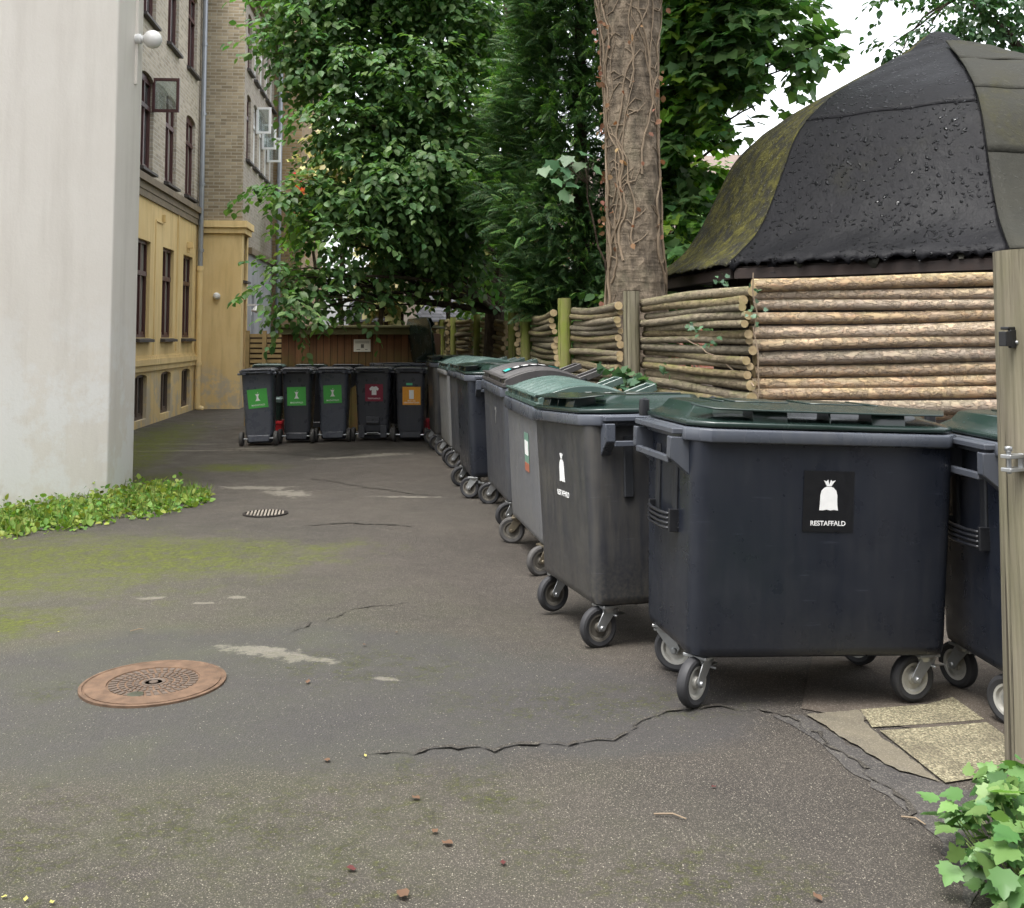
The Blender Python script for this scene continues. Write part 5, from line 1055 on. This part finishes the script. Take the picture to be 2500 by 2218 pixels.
# the cypress
cyp = empty('cypress_tree', (.95, 13.6, 0), 0, 'dense dark cypress with feathery sprays between the lime and the ivy trunk', 'tree')
m = MB(); limb(m, (0, 0, -.1), (0, 0, 9), .14, .03, 3, .01); m.build('trunk', DARKB, cyp)
def cone_points(n, f0, f1):
    z = 1.75 + 7.75 * rng.random(n) ** .95; a = rng.uniform(0, 2 * math.pi, n)
    lump = 1 + .16 * np.sin(3 * a + z * 1.3) + .12 * np.sin(5 * a - z * 2.1) + .10 * np.sin(z * 4.3 + 2 * a)
    r = np.interp(z, [1.7, 2.2, 3.2, 5.5, 9.6], [.62, .88, 1.06, 1.0, .15]) * lump * rng.uniform(f0, f1, n)
    return np.stack([r * np.cos(a), r * np.sin(a), z], 1), np.stack([np.cos(a), np.sin(a), np.zeros(n)], 1)
for nm, n_, f0, f1, mt, sz in (('foliage', 7500, .78, 1.08, CON1, .25), ('inner_foliage', 5200, .35, .8, CON1, .28), ('fresh_growth', 1700, .95, 1.14, CON2, .2)):
    p_, o_ = cone_points(n_, f0, f1)
    if nm == 'fresh_growth':
        k_ = (p_[:, 2] < 5.6); p_, o_ = p_[k_], o_[k_]
    q = len(p_); dd = nrmlz(o_ * 1.0 + np.stack([np.zeros(q), np.zeros(q), rng.uniform(-.25, .5, q)], 1) + rng.normal(size=(q, 3)) * .4)
    nn = nrmlz(np.stack([-o_[:, 1], o_[:, 0], np.zeros(q)], 1) * rng.normal(size=(q, 1)) * .9 + np.array([0, 0, 1.0]) + rng.normal(size=(q, 3)) * .3)
    scatter(nm, FROND, p_, dd, nn, sz * rng.uniform(.7, 1.35, q), mt, cyp)

# the big maple whose ivy-clad trunk stands behind the fence
TX, TY = 1.145, 9.75; maple = empty('maple_tree', (TX, TY, 0), 0, 'big maple with a thick bare trunk rising behind the log fence', 'tree')
m = MB(); rr = random.Random(9); rings = []
for k in range(40):
    z = -.1 + 5.4 * k / 39; r = np.interp(z, [0, .5, 1.5, 2.2, 3.4, 4.3, 5.3], [.42, .33, .285, .262, .245, .275, .34]); cx_ = np.interp(z, [0, 2, 3.5, 5.3], [0, 0, -.02, -.04])
    rings.append([(cx_ + r * (1 + .05 * math.sin(3 * a + z * .8) + .03 * math.sin(7 * a - z * 1.7) + .02 * math.sin(11 * a + z * 3)) * math.cos(a), r * (1 + .05 * math.sin(3 * a + z * .8) + .03 * math.sin(7 * a - z * 1.7)) * math.sin(a), z) for a in [2 * math.pi * q / 36 for q in range(36)]])
m.loft(rings, 0, False, True)
limb(m, (-.1, 0, 5.0), (-1.2, .6, 8.2), .22, .08, 1); limb(m, (.1, 0, 5.0), (1.4, .8, 8.4), .22, .08, 2); limb(m, (0, .05, 5.0), (.1, 1.5, 9), .2, .07, 3); limb(m, (0, 0, 5), (.3, -1, 7.6), .16, .05, 8)
m.build('trunk', TRUNK, maple)
MBL = [((-1.6, .8, 8.4), (1.6, 1.4, 1.1)), ((1.2, 1.0, 8.8), (1.8, 1.4, 1.2)), ((0, .5, 9.6), (1.6, 1.5, 1.0)), ((.3, -.9, 8.2), (1.2, 1.0, .8))]
spray_leaves('crown', MBL, 500, 9, .16, MAPLE, MAPL, maple, .6, .35)
# its neighbour: leafy maple to the right, against the sky
m2 = empty('leafy_maple', (0, 0, 0), 0, 'leafy maple right of the ivy trunk, its branches reaching over the hut roof', 'tree')
MR = [(A3(1400, 40, 12.2), (.75, .8, .6)), (A3(1480, 20, 12.0), (.6, .6, .5)), (A3(1560, 60, 11.8), (.5, .5, .3)), (A3(1620, 95, 11.7), (.24, .3, .12)), (A3(1580, 135, 11.7), (.2, .3, .1)), (A3(1470, 110, 12.0), (.5, .5, .3)), (A3(1400, 180, 12.4), (.42, .6, .5)), (A3(1510, 210, 12.0), (.22, .25, .14)), (A3(1470, 270, 12.1), (.2, .25, .13)),
      (A3(1360, 300, 12.6), (.35, .6, .6)), (A3(1370, 420, 12.8), (.34, .6, .5)), (A3(1350, 510, 12.2), (.3, .4, .22)), (A3(1420, 340, 12.4), (.14, .25, .2)), (A3(1350, 120, 12.8), (.5, .7, .9)), (A3(1450, -60, 12.4), (1.2, 1, .5))]
m = MB(); base_ = (1.95, 13.4)
limb(m, (base_[0], base_[1], -.1), (base_[0] - .1, base_[1], 3), .13, .1, 4, .03); limb(m, (base_[0] - .1, base_[1], 3), (base_[0] + .5, base_[1] - .4, 7), .1, .04, 5, .05); m.build('trunk', DARKB, m2)
m = MB()
for i, (c, r) in enumerate(MR): limb(m, (base_[0], base_[1] - .05, max(1.8, min(c[2] - .5, 6))), c, .028, .008, 40 + i, .1)
m.build('limb', DARKB, m2)
spray_leaves('crown', MR, 560, 9, .135, MAPLE, MAPL, m2, .34, .3, None, (.35, 1.0))
spray_leaves('inner_crown', [l for l in MR if l[0][0] < 2.6], 260, 9, .14, MAPLE, BRIGHT, m2, .4, .3, None, (.2, .8))
# young maple shoot in front of the cypress
ys_ = empty('maple_shoot', (TX - .2, TY - .05, 1.9), 0, 'maple shoot with large pale leaves in front of the cypress, left of the ivy trunk', 'shoot')
c0 = Vector((TX - .2, TY - .05, 1.9)); m = MB(); pp = []; e0 = Vector(A3(1165, 330, 9.55)) - c0
limb(m, (0, 0, 0), tuple(e0), .012, .006, 3, .05)
for q_ in ((1102, 330, 9.4), (1135, 322, 9.35), (1160, 335, 9.4), (1105, 368, 9.3), (1140, 360, 9.3), (1118, 392, 9.25), (1172, 318, 9.45), (1085, 345, 9.4), (1150, 380, 9.35), (1125, 345, 9.3), (1185, 345, 9.4), (1140, 400, 9.3)):
    e = Vector(A3(*q_)) - c0 + Vector((0, 0, .05)); m.tube([tuple(e0 * .85), tuple((e0 + e) / 2 + Vector((0, 0, .03))), tuple(e)], [.004, .003, .002], 5); pp.append(tuple(e))
m.build('stem', DARKB, ys_); pp = np.array(pp); q = len(pp)
scatter('leaf_cluster', MAPLE, pp, nrmlz(rng.normal(size=(q, 3)) * .5 + np.array([-.1, -.5, -.7])), nrmlz(rng.normal(size=(q, 3)) * .3 + np.array([0, -.7, .8])), rng.uniform(.10, .15, q), leaf_mat('pale_maple_leaf', L(74, 106, 72), L(98, 130, 90), (.8, 1, .6), .4), ys_)
# tree leaning in from the right over the hut
pt = empty('pear_tree', (0, 0, 0), 0, 'dark leaved tree reaching over the hut from the right edge', 'tree')
PL = [(A3(1775, 2, 11.6), (.12, .2, .12)), (A3(1772, 95, 11.6), (.10, .2, .14)), (A3(1795, 118, 11.6), (.10, .2, .1)), (A3(1850, 62, 11.6), (.26, .25, .13)), (A3(1900, 15, 11.6), (.34, .3, .2)), (A3(1960, 30, 11.6), (.44, .35, .22)), (A3(2020, 60, 11.8), (.36, .3, .22)), (A3(2050, 0, 11.8), (.7, .5, .4)), (A3(2150, 30, 12), (.8, .6, .5)), (A3(1950, -60, 11.8), (.8, .5, .3))]
m = MB(); limb(m, (7.6, 13.2, -.1), (7.2, 13, 4.2), .14, .09, 6, .05); limb(m, (7.2, 13, 4.2), (5.2, 12, 5.6), .08, .03, 7, .05)
m.build('trunk', DARKB, pt); m = MB()
for i, (c, r) in enumerate(PL): limb(m, (5.3, 12, 5.55), c, .02, .005, 70 + i, .08)
m.build('limb', DARKB, pt)
spray_leaves('crown', PL, 330, 9, .085, OVAL, PEAR, pt, .26, .35, None, (.3, 1.0))
# bushes and far trees that close the background
for nm, lb, ct, lobes, k, mt, tm, sz, sd in (
    ('variegated_maple', 'cream leaved tree far behind the lime tree', 'tree', [((-3.4, 21.5, 5.0), (.9, .8, .9)), ((-2.6, 21, 4.2), (.8, .7, .7)), ((-2.2, 21.5, 3.0), (.8, .6, .5)), ((-1.2, 21.5, 3.2), (.9, .7, .8)), ((-2.6, 21.5, 2.4), (.6, .5, .4))], 420, CREAM, MAPLE, .17, 1),
    ('bright_green_tree', 'bright green tree glimpsed far behind the lime leaves', 'tree', [((-5.0, 25.5, 4.4), (.9, .7, .8)), ((-1.6, 24.5, 4.0), (1.6, 1, 1.5)), ((.2, 25, 4.6), (1.8, 1, 1.9)), ((-.6, 22.0, 2.0), (.5, .4, .5))], 420, BRIGHT, OVAL, .17, 2),
    ('shade_shrub', 'dark shrub filling the gap between cypress and fence', 'shrub', [((.75, 16.8, 1.7), (.7, .7, 1.3)), ((.25, 19.0, 1.8), (.6, .7, 1.4)), ((1.5, 12.2, 1.5), (.7, .5, 1.0)), ((-.2, 21.2, 1.7), (.6, .6, 1.0))], 620, LEAF1D, OVAL, .12, 3),
    ('far_tree', 'distant leafy tree behind the hut', 'tree', [((5.2, 27, 3.6), (2.6, 1.8, 2.4)), ((2.6, 26, 3.2), (1.6, 1.4, 1.9)), ((9, 26, 3.5), (2.4, 1.8, 2.4))], 700, MAPL, OVAL, .22, 4)):
    t = empty(nm, (0, 0, 0), 0, lb, ct); m = MB()
    for i, (c, r) in enumerate(lobes): limb(m, (c[0], c[1], -.1), (c[0], c[1], c[2]), .07, .03, 90 + i + sd * 7, .05)
    m.build('trunk', DARKB, t); spray_leaves('crown', lobes, k, 9, sz, tm, mt, t, .4, .3, None, (.3, 1.0))
oc = empty('orange_creeper', (0, 0, 0), 0, 'orange leaved creeper on the far ochre brick wall', 'climbing plant')
pc = at(725, 505, 26.6); q = 160; pp = np.array([pc.x + .1, pc.y, pc.z]) + rng.normal(size=(q, 3)) * np.array([.10, .08, .28])
scatter('leaf_cluster', MAPLE, pp, nrmlz(rng.normal(size=(q, 3)) + np.array([0, 0, -1.0])), nrmlz(rng.normal(size=(q, 3)) * .4 + np.array([0, -1.0, .2])), rng.uniform(.1, .16, q), leaf_mat('orange_leaf', L(214, 96, 52), L(226, 120, 76), (1, .7, .4), .5), oc)
m = MB(); limb(m, (pc.x + .1, pc.y + .05, 0), (pc.x + .1, pc.y + .05, pc.z), .02, .008, 5, .01); m.build('stem', DARKB, oc)

# ivy stems on the maple trunk
VINE = simple('dry_ivy_stem', L(126, 110, 90), .8, 0, .22, 14, .3); ivy = empty('ivy_vine', (TX, TY, 0), 0, 'bare brown ivy stems with dry leaves winding up the maple trunk', 'climbing plant')
rr = random.Random(21); dry = []
def trunk_r(z): return float(np.interp(z, [0, .5, 1.5, 2.2, 3.4, 4.3, 5.3], [.42, .33, .285, .262, .245, .275, .34]))
def on_trunk(a, z, lift): r = trunk_r(z) * (1 + .05 * math.sin(3 * a + z * .8) + .03 * math.sin(7 * a - z * 1.7)) + lift; return Vector((float(np.interp(z, [0, 2, 3.5, 5.3], [0, 0, -.02, -.04])) + r * math.cos(a), r * math.sin(a), z))
def vine(a, z0_, z1_, r0, drift, side=0):
    m = MB(); k = int((z1_ - z0_) / .055); P = []; RR = []; da = rr.uniform(-.5, .5); ph = rr.uniform(0, 6); f1 = rr.uniform(2.5, 5)
    for i in range(k + 1):
        t = i / k; z = z0_ + (z1_ - z0_) * t; aa = a + drift * t + .16 * math.sin(z * f1 + ph) + .09 * math.sin(z * f1 * 2.7 + da) + rr.uniform(-.03, .03)
        P.append(on_trunk(aa, z, r0 * .7)); RR.append(1.0 * r0 * (1 - .6 * t) * rr.uniform(.85, 1.15))
        if rr.random() < .10: dry.append(on_trunk(aa + rr.uniform(-.1, .1), z, .02 + rr.uniform(0, .05)))
        if rr.random() < .16:
            a2 = aa + rr.choice((-1, 1)) * rr.uniform(.15, .7); m.tube([P[-1], on_trunk((aa + a2) / 2, z + rr.uniform(-.03, .08), .01), on_trunk(a2, z + rr.uniform(-.05, .15), .006)], [.006, .005, .003], 5)
    m.tube(P, RR, 6); m.build('ivy_stem', VINE, ivy)
VN = [(-2.9, .9, 5.2, .017, .35), (-2.75, 1.3, 5.2, .015, -.15), (-2.95, 1.5, 5.0, .012, -.1), (-2.4, 2.3, 5.0, .012, .9), (-1.95, 2.2, 4.2, .012, -.7), (-1.5, 2.35, 3.6, .010, -.9), (-1.2, 3.0, 5.1, .011, .4), (-.5, 2.0, 5.2, .013, -.15), (-.25, 1.7, 5.0, .013, .1), (-.8, 3.4, 5.1, .010, -.5), (3.2, 1.6, 4.8, .012, .2), (-2.65, 2.0, 3.6, .010, .8), (-1.6, 3.8, 5.2, .009, .7)]
VN += [(rr.uniform(-2.9, -.3), rr.uniform(2.3, 4.2), rr.uniform(4.3, 5.2), rr.uniform(.005, .009), rr.uniform(-1.4, 1.4)) for _ in range(5)]
for a in VN: vine(*a)
pp = np.array([(p.x, p.y, p.z) for p in dry]); pp = np.concatenate([pp, np.array([tuple(on_trunk(rr.uniform(-3.1, -2.6), rr.uniform(2.5, 5), rr.uniform(.02, .1))) for _ in range(26)])]); q = len(pp)
scatter('dry_leaf', OVAL, pp, nrmlz(rng.normal(size=(q, 3)) * .6 + np.array([0, -.2, -.8])), nrmlz(rng.normal(size=(q, 3)) * .6 + np.array([0, -1.0, 0])), rng.uniform(.035, .075, q), DRY, ivy)['kind'] = 'stuff'
# low ivy by the fence
iv2 = empty('ivy_clump', (0, 0, 0), 0, 'green ivy clump at the foot of the grey green fence post', 'plant'); c0 = np.array(tuple(at(1248 * KK, 765 * KK, 8.6))); q = 70
pp = c0 + rng.normal(size=(q, 3)) * np.array([.13, .06, .06]); m = MB(); limb(m, (c0[0], c0[1] + .05, 0), tuple(c0), .012, .006, 6); m.build('stem', DARKB, iv2)
IVY = leaf_mat('ivy_leaf', L(66, 96, 72), L(88, 118, 84), (.8, 1, .5), .35); scatter('leaf_cluster', MAPLE, pp, nrmlz(rng.normal(size=(q, 3)) + np.array([0, -.4, -.4])), nrmlz(rng.normal(size=(q, 3)) * .4 + np.array([0, -.6, .7])), rng.uniform(.06, .11, q), IVY, iv2)
iv3 = empty('ivy_sprig', (0, 0, 0), 0, 'thin ivy sprigs threading through the log panel at its corner', 'plant'); pp = []
m = MB()
for (u, v, Y) in ((1440, 558, 6.75), (1446, 560, 6.7), (1505, 582, 6.45), (1503, 608, 6.45), (1390, 655, 6.9), (1380, 660, 7.0), (1322, 735, 7.6), (1505, 640, 6.45), (1330, 742, 7.6), (1420, 690, 6.85)):
    p = A3(u, v, Y); 
    for _ in range(5): pp.append((p[0] + rr.gauss(0, .03), p[1] + rr.gauss(0, .02) - .03, p[2] + rr.gauss(0, .025)))
limb(m, (1.5, 6.44, .2), (1.5, 6.44, 1.9), .006, .004, 9, .02, 14); limb(m, (1.5, 6.44, 1.2), (1.25, 7.6, 1.5), .005, .003, 10, .03); m.build('stem', VINE, iv3)
pp = np.array(pp); q = len(pp); scatter('leaf_cluster', MAPLE, pp, nrmlz(rng.normal(size=(q, 3)) + np.array([0, -.4, -.4])), nrmlz(rng.normal(size=(q, 3)) * .4 + np.array([0, -.8, .5])), rng.uniform(.02, .042, q), IVY, iv3)['kind'] = 'stuff'

# weeds along the white house and the leafy plant at the right
WEED = leaf_mat('weed_leaf', L(100, 130, 58), L(140, 160, 78), (1, 1.1, .4), .5, .3, .05); GRASS = leaf_mat('grass_blade', L(98, 122, 58), L(124, 144, 74), (1, 1.1, .4), .55, .3)
pos = []
clump = [(rng.uniform(-160, 510), rng.random()) for _ in range(60)]
for _ in range(5200):
    if rng.random() < .6: cu_, cf = clump[rng.integers(60)]; u = cu_ + rng.normal() * 22; f = cf + rng.normal() * .14
    else: u = rng.uniform(-160, 510); f = rng.random() ** 1.4
    if not (-160 < u < 515 and 0 <= f < 1.1): continue
    lo = np.interp(u, [-160, 0, 200, 400, 510], [1352, 1318, 1290, 1258, 1228]); hi = np.interp(u, [-160, 0, 261, 330, 420, 510], [1290, 1262, 1224, 1196, 1196, 1212])
    if f > .75 and rng.random() < .6: continue
    v = hi + (lo - hi) * f; p = gp(u, v); edge = max(.12, 1 - f) * (1.0 if u < 440 else .5)
    pos.append((p.x, p.y, p.z + min(.17, abs(rng.normal()) * .062) * edge + .006))
pos = np.array(pos); q = len(pos)
w1 = scatter('weeds', OVAL, pos, nrmlz(rng.normal(size=(q, 3)) + np.array([0, -.3, .2])), nrmlz(rng.normal(size=(q, 3)) * .45 + np.array([0, -.2, 1.0])), rng.uniform(.025, .065, q), WEED, None, rng.uniform(.8, 1.5, q)); tag(w1, 'bright green weeds growing along the foot of the white house', 'weeds', kind='stuff')
BLADE = ([(-.04, 0, 0), (.04, 0, 0), (.03, .5, .04), (0, 1, .16), (-.03, .5, .04)], [(0, 1, 2, 4), (4, 2, 3)])
k_ = rng.choice(q, 1500); pg = pos[k_].copy(); pg[:, 2] = 0.0
w2 = scatter('grass', BLADE, pg, nrmlz(rng.normal(size=(1500, 3)) * .4 + np.array([0, 0, 1.0])), nrmlz(rng.normal(size=(1500, 3))), rng.uniform(.06, .17, 1500), GRASS); tag(w2, 'thin grass blades mixed into the weeds by the white house', 'grass', kind='stuff')
gplant = empty('leafy_plant', (1.56, 2.90, hgt(1.56, 2.90)), 0, 'low plant with pale green lobed leaves at the foot of the round post', 'plant')
PLF = leaf_mat('pale_green_leaf', L(72, 106, 56), L(116, 148, 88), (.9, 1.1, .5), .38, .4, .02); pos = []; tips = []
m = MB()
for _ in range(190):
    a = rng.uniform(0, 6.28); r = .40 * math.sqrt(rng.random()); x, y = r * math.cos(a) * .85, r * math.sin(a) * 1.1; h = .27 * (1 - (r / .5) ** 2) * rng.uniform(.35, 1.15) + .04
    m.tube([(x * .6, y * .6, 0), (x * .85, y * .85, h * .6), (x, y, h)], [.003, .0025, .002], 4); pos.append((x, y, h))
m.build('stem', simple('green_stem', L(110, 130, 70), .6), gplant)
P0 = np.array(pos); allp = np.concatenate([P0 + rng.normal(size=P0.shape) * np.array([.03, .03, .03]) for _ in range(4)]); q = len(allp)
out = nrmlz(allp * np.array([1, 1, 0]) + 1e-3)
scatter('foliage', LOBED, allp, nrmlz(out * .7 + rng.normal(size=(q, 3)) * .55 + np.array([-.1, -.3, -.25])), nrmlz(out * .35 + rng.normal(size=(q, 3)) * .3 + np.array([-.1, -.25, 1.0])), rng.choice([.03, .045, .055, .065, .08], q) * rng.uniform(.8, 1.2, q), PLF, gplant)
# fallen leaves, twigs
LF = [leaf_mat('fallen_brown_leaf', L(104, 88, 66), L(128, 108, 82), (.6, .5, .4), .7, .2), leaf_mat('fallen_yellow_leaf', L(186, 190, 96), L(200, 200, 120), (.6, .6, .3), .6, .2), leaf_mat('fallen_dark_leaf', L(92, 62, 54), L(112, 76, 64), (.5, .4, .4), .7, .2)]
for i, (u, v, s_, k) in enumerate(((613, 1368, .05, 0), (838, 1600, .05, 0), (868, 1660, .045, 0), (905, 1690, .06, 0), (690, 1737, .05, 2), (800, 1782, .08, 0), (1005, 1732, .04, 2), (648, 1520, .05, 0), (730, 1515, .025, 1), (115, 1265, .02, 1), (105, 1810, .03, 1), (50, 1805, .03, 1), (15, 1795, .025, 1), (730, 1290, .04, 0), (1420, 1576, .03, 2), (1130, 1100, .04, 0), (790, 1265, .03, 0), (412, 845, .05, 1), (445, 838, .05, 1), (385, 850, .05, 1), (430, 855, .04, 1), (1640, 1804, .05, 0))):
    p = gp(u * KK, v * KK); sc_ = s_ * .62
    m = MB(); tv, tf = OVAL; ry_ = random.uniform(0, 6.28); T = Matrix.Rotation(ry_, 4, 'Z') @ Matrix.Rotation(random.uniform(-.2, .2), 4, 'X')
    m.add([(x * sc_, yv * sc_, abs(z) * sc_ * 2 + .008) for x, yv, z in tv], tf, 0, T); o = m.build('fallen_leaf', LF[k], None, smooth=60); o.location = p
    tag(o, ('small dry brown leaf lying on the asphalt', 'small yellow leaf lying on the asphalt', 'small dark red leaf lying on the asphalt')[k], 'leaf', 'fallen leaves on the asphalt')
for i, (u0, v0, u1, v1) in enumerate(((318, 1545 - 1100 + 1100 - 0, 350, 1540), (1305 * KK, 1630 * KK, 1370 * KK, 1640 * KK), (2200, 2000, 2260, 2020))):
    a, b = gp(u0, v0), gp(u1, v1); m = MB(); m.tube([(0, 0, .008), tuple((b - a) / 2 + Vector((.01, .01, .012))), tuple(b - a + Vector((0, 0, .008)))], [.003, .003, .002], 5); o = m.build('twig', VINE); o.location = a
    tag(o, ('thin pale twig beyond the manhole cover', 'thin dark twig in front of the nearest container', 'thin pale twig near the leafy plant')[i], 'twig', 'twigs on the asphalt')
